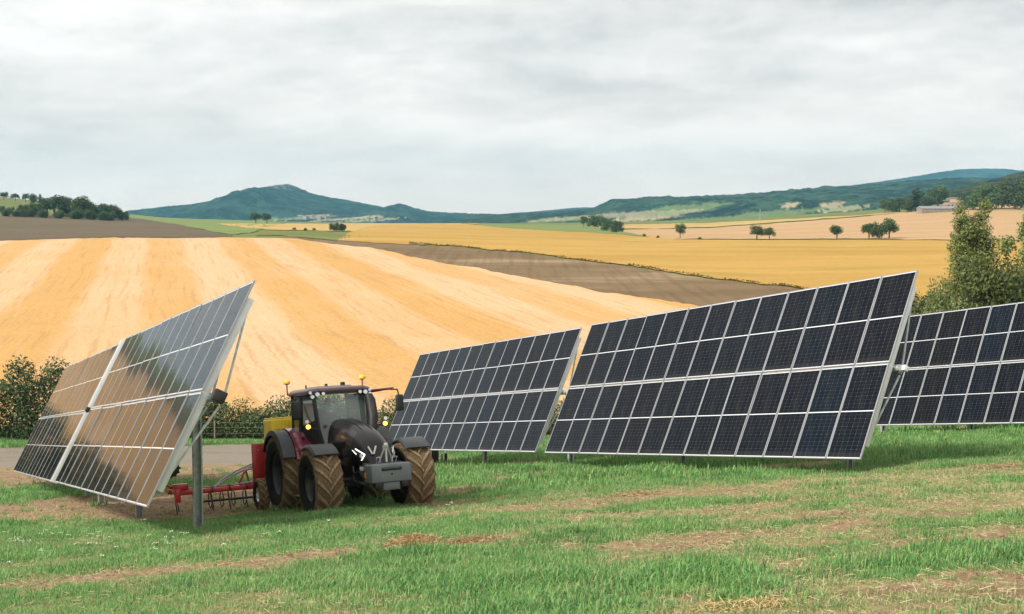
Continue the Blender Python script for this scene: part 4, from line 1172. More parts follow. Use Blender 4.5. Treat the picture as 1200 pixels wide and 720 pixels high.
MB().box((.10, .012, .12), (4.14, -.468, .92), bevel=.004).build('side_reflector', M_ambr, w_)
for y in (-.36, .36):
    MB().cyl((3.86, y * 1.25, 1.06), (3.90, y * 1.25, 1.06), .05, n=14).build('low_headlight', M_lamp, tr_)

# front mudguards
def guard(x0, Rg, y0, w, a0, a1, name, mats, thick=.03, n=16, drop=.05):
    rings = []
    for i in range(n + 1):
        a = R(a0 + (a1 - a0) * i / n)
        ring = []
        for (yy, dr) in ((-w/2, -drop), (-w/2 * .86, 0), (w/2 * .86, 0), (w/2, -drop), (w/2, -drop - thick), (w/2 * .86, -thick), (-w/2 * .86, -thick), (-w/2, -drop - thick)):
            rr = Rg + dr; ring.append((x0 + rr * math.cos(a), y0 + yy, RG0 + rr * math.sin(a)))
        rings.append(ring)
    return MB().loft(rings)
RG0 = RF - .03
for s in (-1, 1):
    g_ = guard(FX, RF + .09, s * 1.09, .62, 48, 122, '', None).build('front_mudguard', M_plas, tr_, 40)
    MB().beam((FX, s * .80, 1.0), (FX, s * .86, 1.50), .06, .08).beam((FX, s * .86, 1.50), (FX, s * 1.2, 1.535), .05, .03).build('bracket', M_iron, g_)
RG0 = RRr - .03
for s in (-1, 1):
    # inner burgundy fender (widens into cab) and outer plastic extension
    f_ = guard(0, RRr + .16, s * .85, .46, 18, 150, '', None, drop=.0).build('rear_fender', M_burg, tr_, 40)
    mb = guard(0, RRr + .13, s * 1.25, .34, 22, 150, '', None, drop=.09, n=20)
    mb.build('fender_extension', M_plas, f_, 40)
    MB().box((.04, .5, .10), (-1.0, s * 1.0, 1.55), (0, -.3, 0), bevel=.01).build('rear_lamp_bar', M_blk, f_)
    MB().loft([[(.55, s * .64, 1.95), (.55, s * 1.02, 1.93), (.55, s * 1.02, 1.90), (.55, s * .64, 1.92)], [(1.05, s * .64, 1.60), (1.05, s * 1.00, 1.50), (1.05, s * 1.00, 1.47), (1.05, s * .64, 1.57)], [(1.15, s * .64, 1.25), (1.15, s * .98, 1.2), (1.12, s * .98, 1.2), (1.12, s * .64, 1.25)]]).build('fender_front', M_burg, f_, 40)

# cab
ZF, ZR = 1.28, 2.88
def P(x, y, z): return Vector((x, y, z))
fb, ft = (1.42, .50), (1.20, .64)      # front pillar bottom / top (x, half width)
mbx, mt = (.52, .80), (.45, .74)       # middle pillar
rb, rt = (-.38, .72), (-.42, .70)
mb = MB()
for s in (-1, 1):
    mb.tube([P(fb[0], s * fb[1], 1.42), P(1.37, s * .60, 1.95), P(ft[0], s * ft[1], ZR)], [.045, .042, .04], 8)
    mb.tube([P(mbx[0], s * mbx[1], 1.35), P(.50, s * .80, 2.0), P(mt[0], s * mt[1], ZR)], .045, 8)
    mb.tube([P(rb[0], s * rb[1], 1.75), P(rt[0], s * rt[1], ZR)], .045, 8)
    mb.tube([P(fb[0], s * fb[1], 1.44), P(1.0, s * .70, 1.33), P(.52, s * .80, 1.36)], .035, 8)
    mb.tube([P(.52, s * .8, 1.7), P(.1, s * .76, 2.0), P(-.38, s * .72, 2.0)], .03, 8)
mb.tube([P(-.40, -.71, 1.95), P(-.40, .71, 1.95)], .035, 8)
mb.tube([P(1.40, -.50, 1.44), P(1.44, 0, 1.44), P(1.40, .50, 1.44)], .035, 8)
mb.box((1.72, 1.20, .14), (.50, 0, 1.22), bevel=.03)
mb.box((.14, 1.02, .95), (1.33, 0, 1.62), bevel=.04)
mb.build('cab_frame', M_blk, tr_)
def pane(name, pts, mat, parent=tr_):
    pts = [Vector(p) for p in pts]
    n = (pts[1] - pts[0]).cross(pts[2] - pts[0]).normalized() * .008
    k = len(pts)
    mb = MB().add([p for p in pts] + [p + n for p in pts], [tuple(range(k)), tuple(reversed(range(k, 2 * k)))] + [(i, (i + 1) % k, k + (i + 1) % k, k + i) for i in range(k)])
    return mb.build(name, mat, parent)
# windscreen bowed forward
rings = []
for i in range(9):
    s = -1 + 2 * i / 8; bow = .07 * (1 - s * s)
    rings.append([(1.425 + bow, s * .50, 1.55), (1.375 + bow, s * .60, 1.97), (1.30 + bow, s * .625, 2.4), (1.205 + bow, s * .635, 2.86)])
V_ = [p for r_ in rings for p in r_]; Fc = [(i * 4 + j, (i + 1) * 4 + j, (i + 1) * 4 + j + 1, i * 4 + j + 1) for i in range(8) for j in range(3)]
me = MB().add(V_, Fc).mesh('windscreen'); ws = link('windscreen', me, M_glass, tr_, 60)
for s in (-1, 1):
    d = pane('door_glass', [(1.37, s * .60, 1.62), (.54, s * .80, 1.42), (.50, s * .785, 2.0), (.46, s * .745, 2.84), (1.19, s * .645, 2.84), (1.35, s * .61, 2.05)], M_glass2)
    MB().box((.20, .05, .035), (.72, s * .83, 1.80), bevel=.01).build('handle', M_blk, d)
    pane('rear_side_glass', [(.44, s * .79, 1.78), (.06, s * .76, 2.04), (-.34, s * .725, 2.04), (-.36, s * .705, 2.84), (.40, s * .745, 2.84)], M_glass2)
pane('rear_glass', [(-.40, -.66, 1.98), (-.40, .66, 1.98), (-.42, .66, 2.84), (-.42, -.66, 2.84)], M_glass3)
# roof
def rr_ring(z, ins, top):
    pts = []; x0, x1, yy = -.58 + ins, 1.34 - ins * 1.1, .80 - ins; c = .20
    for (cx_, cy_, a0) in ((x1 - c, yy - c, 0), (x0 + c, yy - c, 90), (x0 + c, -yy + c, 180), (x1 - c, -yy + c, 270)):
        for k in range(5):
            a = R(a0 + k * 22.5); pts.append((cx_ + c * math.cos(a), cy_ + c * math.sin(a), z))
    return pts
M_roofp = simple("dark_roof_paint", (.07, .03, .035), .35, .2, var=.2, coat=.5, dirt=(.2, .18, .16), dscale=2, damt=.3)
roof = MB().loft([rr_ring(2.85, .07, 0), rr_ring(2.87, .01, 0), rr_ring(2.93, 0, 0), rr_ring(2.985, .03, 0), rr_ring(3.02, .12, 0), rr_ring(3.035, .3, 0)]).build('roof', M_roofp, tr_, 45)
MB().box((.9, .9, .035), (.35, 0, 3.045), bevel=.015).build('roof_hatch', M_wgt, roof)
MB().loft([[(1.22, -.62, 2.955), (1.22, .62, 2.955), (1.22, .62, 2.90), (1.22, -.62, 2.90)], [(1.375, -.56, 2.935), (1.375, .56, 2.935), (1.375, .56, 2.905), (1.375, -.56, 2.905)]]).build('visor_strip', M_blk, roof)
for s in (-1, 1):
    for (dx, dy, dz, r_) in ((.0, .60, 2.885, .052), (-.02, .72, 2.83, .046), (.02, .46, 2.895, .040), (-.10, .74, 2.935, .04)):
        l_ = MB().cyl((1.30 + dx, s * dy, dz - .035), (1.375 + dx, s * dy, dz - .035), r_ * 1.15, r_ * 1.2, n=14).build('work_light', M_blk, tr_)
        MB().cyl((1.378 + dx, s * dy, dz - .035), (1.392 + dx, s * dy, dz - .035), r_ * 1.02, n=14).build('lens', M_lamp, l_)
# beacons on stalks
for (x, y) in ((-.15, -.90), (.9, .70)):
    b_ = MB().tube([(x, y * .82, 2.86), (x, y, 2.90), (x, y, 3.18)], .018, 8).cyl((x, y, 3.17), (x, y, 3.19), .05, n=14).build('beacon_stalk', M_burg if y > 0 else M_burg, tr_)
    MB().lathe([(.0, 3.30), (.05, 3.29), (.085, 3.25), (.09, 3.20), (.075, 3.19), (0, 3.19)], 'z', 18, (x, y, 0)).build('beacon', M_beac, b_)
MB().box((.10, .06, .07), (.5, -.1, 3.09), bevel=.015).build('antenna_base', M_blk, tr_)
MB().box((.12, .10, .09), (.7, .26, 3.10), bevel=.02).build('aerial_box', M_blk, tr_)
MB().cyl((.3, -.55, 3.03), (.3, -.55, 3.12), .02, n=8).build('rod_antenna', M_blk, tr_)
# mirrors
mb = MB().tube([(1.15, .66, 2.86), (1.28, 1.25, 2.88), (1.28, 1.46, 2.86), (1.28, 1.49, 2.72)], .02, 8)
a_ = mb.build('mirror_arm', M_blk, tr_)
MB().box((.10, .20, .42), (1.28, 1.50, 2.52), (0, 0, .15), bevel=.04, seg=3).build('mirror', M_blk, a_)
mb = MB().tube([(1.15, .66, 2.82), (1.22, 1.0, 2.86), (1.25, 1.3, 2.9)], .022, 8); mb.beam((1.2, .70, 2.88), (1.28, 1.36, 2.91), .09, .03).build('mirror_bracket', M_burg, a_)
mb = MB().tube([(1.05, -.66, 2.84), (1.05, -1.02, 2.84), (1.05, -1.05, 2.72)], .02, 8)
a_ = mb.build('mirror_arm', M_blk, tr_)
MB().box((.10, .24, .46), (1.05, -1.03, 2.48), (0, 0, -.2), bevel=.04, seg=3).build('mirror', M_blk, a_)
# exhaust column (picture right of the cab) and air intake
mb = MB()
ring = lambda x, y, z, a, b: [(x + a * math.cos(R(k * 30)), y + b * math.sin(R(k * 30)), z) for k in range(12)]
mb.loft([ring(1.58, .60, 1.30, .13, .10), ring(1.56, .66, 1.9, .13, .11), ring(1.50, .72, 2.25, .12, .12), ring(1.44, .70, 2.65, .11, .12), ring(1.42, .66, 2.80, .08, .09)])
mb.build('exhaust_stack', M_blk, tr_, 40)
MB().tube([(1.45, .52, 1.55), (1.50, .60, 2.1), (1.40, .55, 2.75)], .018, 8).tube([(1.5, .60, 1.9), (1.6, .82, 1.95)], .02, 8).build('hand_rail', M_blk, tr_)
# side lamps on stalks
for s, xx, yy, zz_ in ((-1, 1.30, -.86, 2.06), (1, 1.60, .96, 2.02)):
    b_ = MB().tube([(1.36, s * .62, 2.0), (xx, yy * .95, zz_ - .03)], .02, 8).box((.10, .16, .13), (xx, yy, zz_), bevel=.02).build('side_lamp', M_blk, tr_)
    MB().cyl((xx + .045, yy, zz_), (xx + .07, yy, zz_), .055, n=16).build('lens', M_amb, b_)
    MB().cyl((xx + .04, yy + .02 * s, zz_ + .13), (xx + .06, yy + .02 * s, zz_ + .13), .045, n=14).build('upper_lens', M_lamp, b_)
# interior
MB().box((.48, .50, .14), (.12, 0, 1.72), bevel=.05, seg=3).box((.14, .48, .62), (-.10, 0, 2.02), (0, -.12, 0), bevel=.05, seg=3).box((.12, .26, .18), (-.15, 0, 2.42), bevel=.05).box((.34, .34, .40), (.10, 0, 1.46), bevel=.03).build('driver_seat', M_seat, tr_)
MB().cyl((.95, 0, 1.35), (.72, 0, 1.93), .045, n=10).build('steering_column', M_blk, tr_)
mb = MB(); ax = Vector((-.37, 0, .93)).normalized(); cc = Vector((.70, 0, 1.97)); e1 = Vector((0, 1, 0)); e2 = ax.cross(e1)
mb.tube([cc + (e1 * math.cos(a) + e2 * math.sin(a)) * .20 for a in [2 * math.pi * k / 24 for k in range(25)]], .014, 8)
mb.beam(cc - e1 * .19, cc + e1 * .19, .03, .015).beam(cc, cc - e2 * .19, .03, .015)
mb.build('steering_wheel', M_blk, tr_)
MB().box((.06, .20, .15), (.75, -.42, 2.05), (0, 0, .5), bevel=.015).box((.3, .12, .5), (.30, -.42, 1.75), bevel=.04).build('armrest_console', M_seat, tr_)

# rear hitch
MB().beam((-.3, -.42, .62), (-1.15, -.46, .60), .06, .10).beam((-.3, .42, .62), (-1.15, .46, .60), .06, .10).cyl((-.4, 0, 1.35), (-1.15, 0, 1.15), .04, n=10).cyl((-.45, -.40, 1.45), (-.85, -.44, .65), .035, n=8).cyl((-.45, .40, 1.45), (-.85, .44, .65), .035, n=8).box((.3, .7, .6), (-.45, 0, 1.05), bevel=.05).build('rear_linkage', M_iron, tr_)

# the cab and everything above the axles sit a little lower
for ob in list(tr_.children):
    if 'wheel' in ob.name and 'steering' not in ob.name: continue
    for q_ in [ob] + list(ob.children):
        if q_.type != 'MESH': continue
        for v_ in q_.data.vertices:
            if v_.co.z > 1.3: v_.co.z = 1.3 + (v_.co.z - 1.3) * .955
# ------------------------------------------------------------------ driver
def skin_body(name, pts, edges, radii, parent, mat, sub=2):
    me = bpy.data.meshes.new(name); me.from_pydata([tuple(p) for p in pts], edges, [])
    o = bpy.data.objects.new(name, me); COL.objects.link(o)
    md = o.modifiers.new('s', 'SKIN'); me.materials.append(mat)
    if not me.skin_vertices: 
        bm = bmesh.new(); bm.from_mesh(me); bm.verts.layers.skin.verify(); bm.to_mesh(me); bm.free()
    for i, r_ in enumerate(radii):
        sv = me.skin_vertices[0].data[i]; sv.radius = (r_, r_) if not isinstance(r_, tuple) else r_; sv.use_root = (i == 0)
    s2 = o.modifiers.new('u', 'SUBSURF'); s2.levels = s2.render_levels = sub
    o.parent = parent
    return o
M_skin = simple("skin", (.45, .27, .19), .55, var=.08)
M_shirt = simple("dark_work_jacket", (.06, .075, .085), .85, var=.15, scale=12)
M_trous = simple("work_trousers", (.035, .045, .07), .9, var=.15)
M_hair = simple("dark_hair", (.025, .018, .012), .7, var=.3, scale=30)
drv = empty('person', TRO + Mt.to_3x3() @ Vector((.14, 0, 1.765)), Mt.to_quaternion())
tag(drv, "driver in a dark jacket seated in the tractor cab, hands on the steering wheel", 'person')
pts = [(0, 0, .08), (.0, 0, .26), (.0, 0, .44), (.02, 0, .56), (.05, 0, .66), (.055, 0, .74),
       (.01, .18, .50), (.10, .26, .30), (.36, .20, .20), (.50, .17, .18),
       (.01, -.18, .50), (.10, -.26, .30), (.36, -.20, .20), (.50, -.17, .18),
       (.06, .10, .04), (.46, .15, .06), (.60, .16, -.34), (.70, .16, -.38),
       (.06, -.10, .04), (.46, -.15, .06), (.60, -.16, -.34), (.70, -.16, -.38)]
edg = [(0, 1), (1, 2), (2, 3), (3, 4), (4, 5), (2, 6), (6, 7), (7, 8), (8, 9), (2, 10), (10, 11), (11, 12), (12, 13), (0, 14), (14, 15), (15, 16), (16, 17), (0, 18), (18, 19), (19, 20), (20, 21)]
rad = [(.14, .16), (.13, .15), (.13, .16), .06, .055, .05, .075, .058, .045, .036, .075, .058, .045, .036, .09, .075, .055, .045, .09, .075, .055, .045]
skin_body('body', pts, edg, rad, drv, M_shirt)
def head_mesh():
    bm = bmesh.new(); bmesh.ops.create_uvsphere(bm, u_segments=28, v_segments=20, radius=1)
    for v in bm.verts:
        x, y, z = v.co
        sx, sy, sz = .100, .078, .122
        if z < -.1: sy *= 1 - .30 * (-z - .1); sx *= 1 - .10 * (-z)
        nx, ny, nz = x * sx, y * sy, z * sz
        if x > .7: 
            nx += .024 * math.exp(-((y / .16) ** 2 + ((z + .12) / .20) ** 2))       # nose
            nx -= .010 * math.exp(-(((abs(y) - .38) / .16) ** 2 + ((z - .08) / .12) ** 2)) # eye sockets
            nx += .006 * math.exp(-((y / .3) ** 2 + ((z + .48) / .08) ** 2))        # lips
            nx += .008 * math.exp(-((y / .25) ** 2 + ((z + .85) / .12) ** 2))
        v.co = (nx, ny, nz)
    return MB().bm(bm)
H0 = Vector((.065, 0, .80))
hm = head_mesh()
for s in (-1, 1): hm.lathe([(0, -.008), (.028, -.006), (.032, 0), (.026, .008), (0, .006)], 'y', 12, (.0, s * .080, -.005))
hd = hm.build('head', M_skin, drv, 60); hd.location = H0
mb = MB()
for s in (-1, 1): mb.lathe([(0, .013), (.008, .010), (.013, 0), (0, -.013)], 'x', 10, (.083, s * .031, .012))
mb.build('eyes', simple("eye", (.5, .5, .5), .2), hd)
bm = bmesh.new(); bmesh.ops.create_uvsphere(bm, u_segments=24, v_segments=16, radius=1)
for v in bm.verts:
    x, y, z = v.co; k = 1.0 if (z > .25 - x * -.15 or x < -.15) and z > -.5 else .90
    v.co = (x * .105 * k - .008, y * .085 * k, z * .126 * k + .008)
MB().bm(bm).build('hair', M_hair, hd, 60)
# hands round the wheel
WR = Mt.to_3x3()
for s in (-1, 1):
    wp = Vector((.50, s * .17, .18)); hp = Vector((.565, s * .185, .185))
    pts = [wp, wp + (hp - wp) * .6, hp]; ed = [(0, 1), (1, 2)]; ra = [.026, (.034, .02), (.036, .016)]
    for f in range(4):
        b = len(pts); off = (f - 1.5) * .020; L = (.9, 1.0, .95, .75)[f]
        q0 = hp + Vector((.012, s * off, .004)); q1 = q0 + Vector((.034 * L, 0, -.010)); q2 = q1 + Vector((.008, 0, -.030 * L)); q3 = q2 + Vector((-.018 * L, 0, -.014))
        pts += [q0, q1, q2, q3]; ed += [(2, b), (b, b + 1), (b + 1, b + 2), (b + 2, b + 3)]; ra += [.010, .0095, .009, .008]
    b = len(pts); t0 = wp + (hp - wp) * .5 + Vector((0, -s * .026, -.006)); pts += [t0, t0 + Vector((.022, -s * .018, -.014)), t0 + Vector((.046, -s * .014, -.024))]; ed += [(1, b), (b, b + 1), (b + 1, b + 2)]; ra += [.013, .011, .009]
    skin_body('hand', pts, ed, ra, drv, M_skin, 1)

# ------------------------------------------------------------------ implement: red cultivator with a seeder
CX0 = -1.55
CO = TRO + Mt.to_3x3() @ Vector((CX0, 0, 0)); CO.z = tz(CO.x, CO.y) + .02
cu = empty('cultivator', CO, Mt.to_quaternion())
tag(cu, "red tined cultivator hitched behind the tractor, with a tall red end plate", 'cultivator')
mb = MB()
for x in (0, -.85): mb.box((.12, 6.1, .12), (x, -.45, .56), bevel=.012)
for y in (-3.4, -2.7, -1.8, -.9, 0, .9, 1.8): mb.box((.95, .09, .09), (-.42, y, .56), bevel=.01)
mb.beam((0, -.4, .6), (.3, -.12, 1.2), .06, .08).beam((0, .4, .6), (.3, .12, 1.2), .06, .08).beam((.3, 0, 1.2), (-.85, 0, .65), .05, .07)
mb.build('frame', M_red, cu)
MB().box((.30, .05, .06), (-.3, -3.55, .70), bevel=.01).box((.36, .36, .16), (-.15, -3.32, .70), bevel=.02).box((.12, .14, .34), (.02, -3.42, .50), bevel=.02).build('end_bracket', M_red, cu)
g = random.Random(8)
for x in (0.02, -.83):
    for i in range(15):
        y = -3.45 + i * .44 + (0 if x > -.4 else .2)
        MB().tube([(x, y, .60), (x - .13, y, .64), (x - .2, y, .48), (x - .1, y, .26), (x + .03, y, .06)], [.016, .016, .015, .014, .018], 6).box((.06, .07, .12), (x + .01, y, .56), bevel=.01).build('tine', M_iron, cu)
pl = MB().box((.035, .46, 1.12), (.25, -1.35, 1.08), bevel=.012).build('end_plate', M_red, cu)
MB().cyl((.265, -1.42, 1.48), (.28, -1.42, 1.48), .02, n=8).cyl((.265, -1.28, .65), (.28, -1.28, .65), .02, n=8).build('bolt', M_chrome, pl)
MB().beam((.0, -1.35, .56), (.22, -1.35, .62), .1, .08).beam((0, -1.6, .6), (-.15, -1.66, 1.0), .03, .05).beam((-.15, -1.66, 1.0), (.1, -1.9, .7), .03, .05).build('plate_arm', M_red, cu)
for y in (-1.45,):
    w_ = empty('gauge_wheel', (.52, y, .38)); w_.parent = cu
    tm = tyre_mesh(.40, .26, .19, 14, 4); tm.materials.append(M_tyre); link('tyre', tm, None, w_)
    mb = MB().lathe([(.19, -.09), (.17, -.05), (.06, -.04), (0, -.04)], 'y', 24).lathe([(.19, .09), (.17, .05), (.06, .04), (0, .04)], 'y', 24)
    mb.build('rim', M_chrome, w_)
    MB().beam((.52, y + .18, .38), (.1, y + .18, .58), .05, .06).build('wheel_arm', M_red, cu)
# marker disc on a folded arm at the outer end
mk = MB().tube([(-.1, -3.4, .66), (-.25, -3.7, .78), (-.30, -3.68, 1.0), (-.32, -3.55, 1.12)], .03, 8).tube([(-.1, -3.6, .60), (-.15, -3.82, .72), (-.2, -3.8, 1.05)], .018, 6).build('marker_arm', M_red, cu)
mb = MB().lathe([(0, -.01), (.19, -.012), (.21, 0), (.19, .012), (0, .01)], 'x', 30, (-.26, -3.50, 1.17))
for k in range(12):
    a = k * math.pi / 6; mb.box((.02, .06, .05), (-.26, -3.50 + .21 * math.cos(a), 1.17 + .21 * math.sin(a)), (a, 0, 0))
mb.build('marker_disc', M_blk, mk)
# grey hoses arching from the seeder to the frame
for k, (dy, dz) in enumerate(((0, 0), (.05, .03), (.0, .07))):
    MB().tube([(.0, -1.12 + dy, 1.15 + dz), (-.15, -1.5 + dy, 1.05 + dz), (-.25, -1.9 + dy, .90 + dz), (-.3, -2.25 + dy, .74 + dz * .6), (-.2, -2.45, .62)], .022, 8).build('hose', M_steelh, cu)
MB().tube([(-.05, -1.5, 1.02), (-.1, -1.68, .98), (-.1, -1.78, .80), (-.1, -1.78, .62)], .025, 8).build('hose', M_steelh, cu)
MB().tube([(.1, -1.45, .70), (-.05, -1.75, .66), (-.1, -1.95, .66)], .025, 8).build('hose', M_steelh, cu)
# roller behind
mb = MB().cyl((-1.25, -2.7, .22), (-1.25, 2.5, .22), .03, n=8)
for k in range(18): mb.lathe([(.20, -.015), (.23, 0), (.20, .015), (.18, 0)], 'y', 24, (-1.25, -2.65 + k * .3, .25), closed=True)
mb.build('roller', M_iron, cu)
# yellow hopper
hp = empty('seed_hopper', TRO + Mt.to_3x3() @ Vector((-1.55, -.62, 1.30)), Mt.to_quaternion())
tag(hp, "yellow seed hopper mounted high behind the tractor cab above the cultivator", 'hopper')
MB().box((.75, 1.60, .62), (0, .33, .64), bevel=.04, seg=3).box((.03, 1.4, .03), (.385, .33, .70)).box((.03, .03, .5), (.385, .0, .64)).box((.03, .03, .5), (.385, .7, .64)).box((.5, 1.1, .30), (0, .40, .34), bevel=.04, taper=(1.3, 1.3)).build('tank', M_yel, hp)
MB().box((.70, 1.55, .05), (0, .33, .965), bevel=.02).box((.2, .5, .05), (.2, .40, 1.0), bevel=.01).build('lid', M_yel, hp)
MB().box((.10, .24, .20), (.39, -.22, .56), bevel=.03).build('fan_housing', M_blk, hp)
MB().beam((-.1, -.1, -.75), (0, -.1, .25), .06, .06).beam((-.1, .8, -.75), (0, .8, .25), .06, .06).build('stand', M_red, hp)

# ------------------------------------------------------------------ grass: tufts scattered on the near meadow
def blades(n, r, h, dry, seed, lean=.5, w=.004):
    g = np.random.default_rng(seed)
    a = g.random(n) * 6.283; d = r * np.sqrt(g.random(n)); hx, hy = np.cos(a) * d, np.sin(a) * d
    ang = g.random(n) * 6.283; ln = lean * g.random(n) * h; H = h * (.45 + .75 * g.random(n))
    fx, fy = np.cos(ang), np.sin(ang); px, py = -fy * w, fx * w
    V = np.zeros((n, 5, 3))
    V[:, 0] = np.stack([hx - px, hy - py, 0 * hx - .02], 1); V[:, 1] = np.stack([hx + px, hy + py, 0 * hx - .02], 1)
    mx, my = hx + fx * ln * .35, hy + fy * ln * .35
    V[:, 2] = np.stack([mx - px * .8, my - py * .8, H * .6], 1); V[:, 3] = np.stack([mx + px * .8, my + py * .8, H * .6], 1)
    V[:, 4] = np.stack([hx + fx * ln, hy + fy * ln, H * (1 - .25 * ln / h)], 1)
    b = (np.arange(n) * 5)[:, None]
    tri = np.concatenate([b + [0, 1, 3], b + [0, 3, 2], b + [2, 3, 4]], 0)
    return V.reshape(-1, 3), tri
TU = [  # n, radius, height, dry, lean, width
    (80, .18, .070, 0.02, 1.1, .0038), (80, .20, .085, 0.08, 1.2, .0038), (75, .18, .055, 0.15, 1.5, .0038), (80, .20, .095, 0.0, 1.0, .0043), (70, .17, .065, .25, 1.1, .0038),
    (55, .18, .08, .55, 1.2, .0042), (50, .17, .07, .8, 1.5, .004), (45, .18, .05, 1.0, 1.9, .004), (34, .2, .045, .95, 2.4, .0045),
    (40, .30, .15, .02, .8, .010), (40, .30, .11, .25, .9, .010), (30, .30, .07, .9, 1.6, .009)]
Vs, Fs, tid, dryv, nb = [], [], [], [], 0
for i, (n, r, h, d, ln, w) in enumerate(TU):
    V, T = blades(n, r, h, d, 50 + i, ln, w)
    g_ = np.random.default_rng(i); dv = np.repeat(np.clip(d + (g_.random(n) < .12) * .5 + g_.normal(0, .06, n), 0, 1), 5)
    Vs.append(V); Fs.append(T + nb); nb += len(V); tid.append(np.full(len(V), i)); dryv.append(dv)
# scatter
pg = np.random.default_rng(99); PX, PY, PI, PS = [], [], [], []
def scatter(y0, y1, dens, sc, coarse):
    area = .44 * (y1**2 - y0**2) + 2 * (y1 - y0); n = int(area * dens)
    Y = np.sqrt(pg.random(n) * (y1**2 - y0**2) + y0**2); X = (pg.random(n) * 2 - 1) * (.44 * Y + 1)
    ba, dr, tr = masks(X, Y)
    big = fbm(X * .55 + 3, Y * .8, 61, 4)
    pr = pg.random(n)
    keep = pr < np.clip(1.08 - 1.5 * np.maximum(ba - .15, 0) - 1.5 * tr, np.where(Y < 29, .30, .08), 1)
    keep &= tr < .4
    X, Y, ba, dr, big = X[keep], Y[keep], ba[keep], dr[keep], big[keep]
    u = pg.random(len(X))
    dd = np.clip(dr + .45 * ba, 0, 1)
    if not coarse:
        ti = np.where(u < dd * .9, pg.integers(5, 9, len(X)), pg.integers(0, 5, len(X)))
        ti = np.where((big > .60) & (u > dd * .85), 3, ti)
    else: ti = np.where(u < dd * .8, 11, np.where(u < .5 + dd * .3, 10, 9))
    s = sc * (.65 + .9 * np.clip((big - .3) * 2, 0, 1)) * (.6 + .7 * pg.random(len(X))) * (1 - .35 * dd)
    PX.append(X); PY.append(Y); PI.append(ti); PS.append(s)
scatter(7.5, 19, 62, 1.0, False)
scatter(19, 30, 40, 1.15, False)
scatter(30, 46, 20, 1.1, True)
scatter(46, 76, 8, 1.5, True)
PX, PY, PI, PS = map(np.concatenate, (PX, PY, PI, PS))
# keep tyres and posts free
PZ = zt(PX, PY) - .005
npnt = len(PX)
allV = np.concatenate(Vs + [np.stack([PX, PY, PZ], 1)])
gm = np_mesh("grass", allV, np.concatenate(Fs))
fattr(gm, 'pt', np.concatenate([np.zeros(nb), np.ones(npnt)]))
fattr(gm, 'tid', np.concatenate(tid + [PI]))
fattr(gm, 'dry', np.concatenate(dryv + [np.zeros(npnt)]))
fattr(gm, 'sc', np.concatenate([np.ones(nb), PS]))
fattr(gm, 'rz', np.concatenate([np.zeros(nb), pg.random(npnt) * 6.283]))
hgt = allV[:, 2].copy(); hgt[nb:] = 0
fattr(gm, 'hg', hgt)
t = NT("grass_blades")
r_ = t.rand()
bl = t.noise(t.pos(), .9, 4, .6)
gcol = t.ramp(t.math('ADD', t.math('MULTIPLY', t.island(), .45), t.math('MULTIPLY', bl, .6)), [(.22, (.04, .135, .042)), (.5, (.14, .35, .10)), (.8, (.33, .51, .17))])
dcol = t.ramp(t.island(), [(.1, (.28, .24, .12)), (.6, (.46, .40, .22)), (.95, (.60, .53, .33))])
c = t.mix(t.attr('dry'), gcol, dcol)
t.set(Base_Color=c, Roughness=.55, Specular_IOR_Level=.25)
trn = t.n.new('ShaderNodeBsdfTranslucent'); t.l.new(c, trn.inputs[0]); mx = t.n.new('ShaderNodeMixShader'); mx.inputs[0].default_value = .45
t.l.new(t.b.outputs[0], mx.inputs[1]); t.l.new(trn.outputs[0], mx.inputs[2]); t.l.new(mx.outputs[0], t.o.inputs[0])
M_grass = t.m
def scatter_nodes(name):
    ng = bpy.data.node_groups.new(name, 'GeometryNodeTree')
    ng.interface.new_socket('Geometry', in_out='INPUT', socket_type='NodeSocketGeometry'); ng.interface.new_socket('Geometry', in_out='OUTPUT', socket_type='NodeSocketGeometry')
    n, l = ng.nodes, ng.links
    gi = n.new('NodeGroupInput'); go = n.new('NodeGroupOutput')
    def na(nm, dt='FLOAT'):
        a = n.new('GeometryNodeInputNamedAttribute'); a.data_type = dt; a.inputs['Name'].default_value = nm; return a.outputs['Attribute']
    cmp_ = n.new('FunctionNodeCompare'); cmp_.data_type = 'FLOAT'; cmp_.operation = 'GREATER_THAN'; l.new(na('pt'), cmp_.inputs[0]); cmp_.inputs[1].default_value = .5
    sg = n.new('GeometryNodeSeparateGeometry'); sg.domain = 'POINT'; l.new(gi.outputs[0], sg.inputs[0]); l.new(cmp_.outputs[0], sg.inputs['Selection'])
    sp = n.new('GeometryNodeSplitToInstances'); sp.domain = 'POINT'; l.new(sg.outputs['Inverted'], sp.inputs[0])
    fi = n.new('FunctionNodeFloatToInt'); l.new(na('tid'), fi.inputs[0]); l.new(fi.outputs[0], sp.inputs['Group ID'])
    ip = n.new('GeometryNodeInstanceOnPoints'); l.new(sg.outputs['Selection'], ip.inputs['Points']); l.new(sp.outputs['Instances'], ip.inputs['Instance'])
    ip.inputs['Pick Instance'].default_value = True
    fi2 = n.new('FunctionNodeFloatToInt'); l.new(na('tid'), fi2.inputs[0]); l.new(fi2.outputs[0], ip.inputs['Instance Index'])
    cx_ = n.new('ShaderNodeCombineXYZ'); l.new(na('rz'), cx_.inputs[2]); l.new(cx_.outputs[0], ip.inputs['Rotation'])
    l.new(na('sc'), ip.inputs['Scale']); l.new(ip.outputs[0], go.inputs[0])
    return ng
go_ = link("grass", gm, M_grass); tag(go_, kind='stuff')
md = go_.modifiers.new('scatter', 'NODES'); md.node_group = scatter_nodes('grass_scatter')

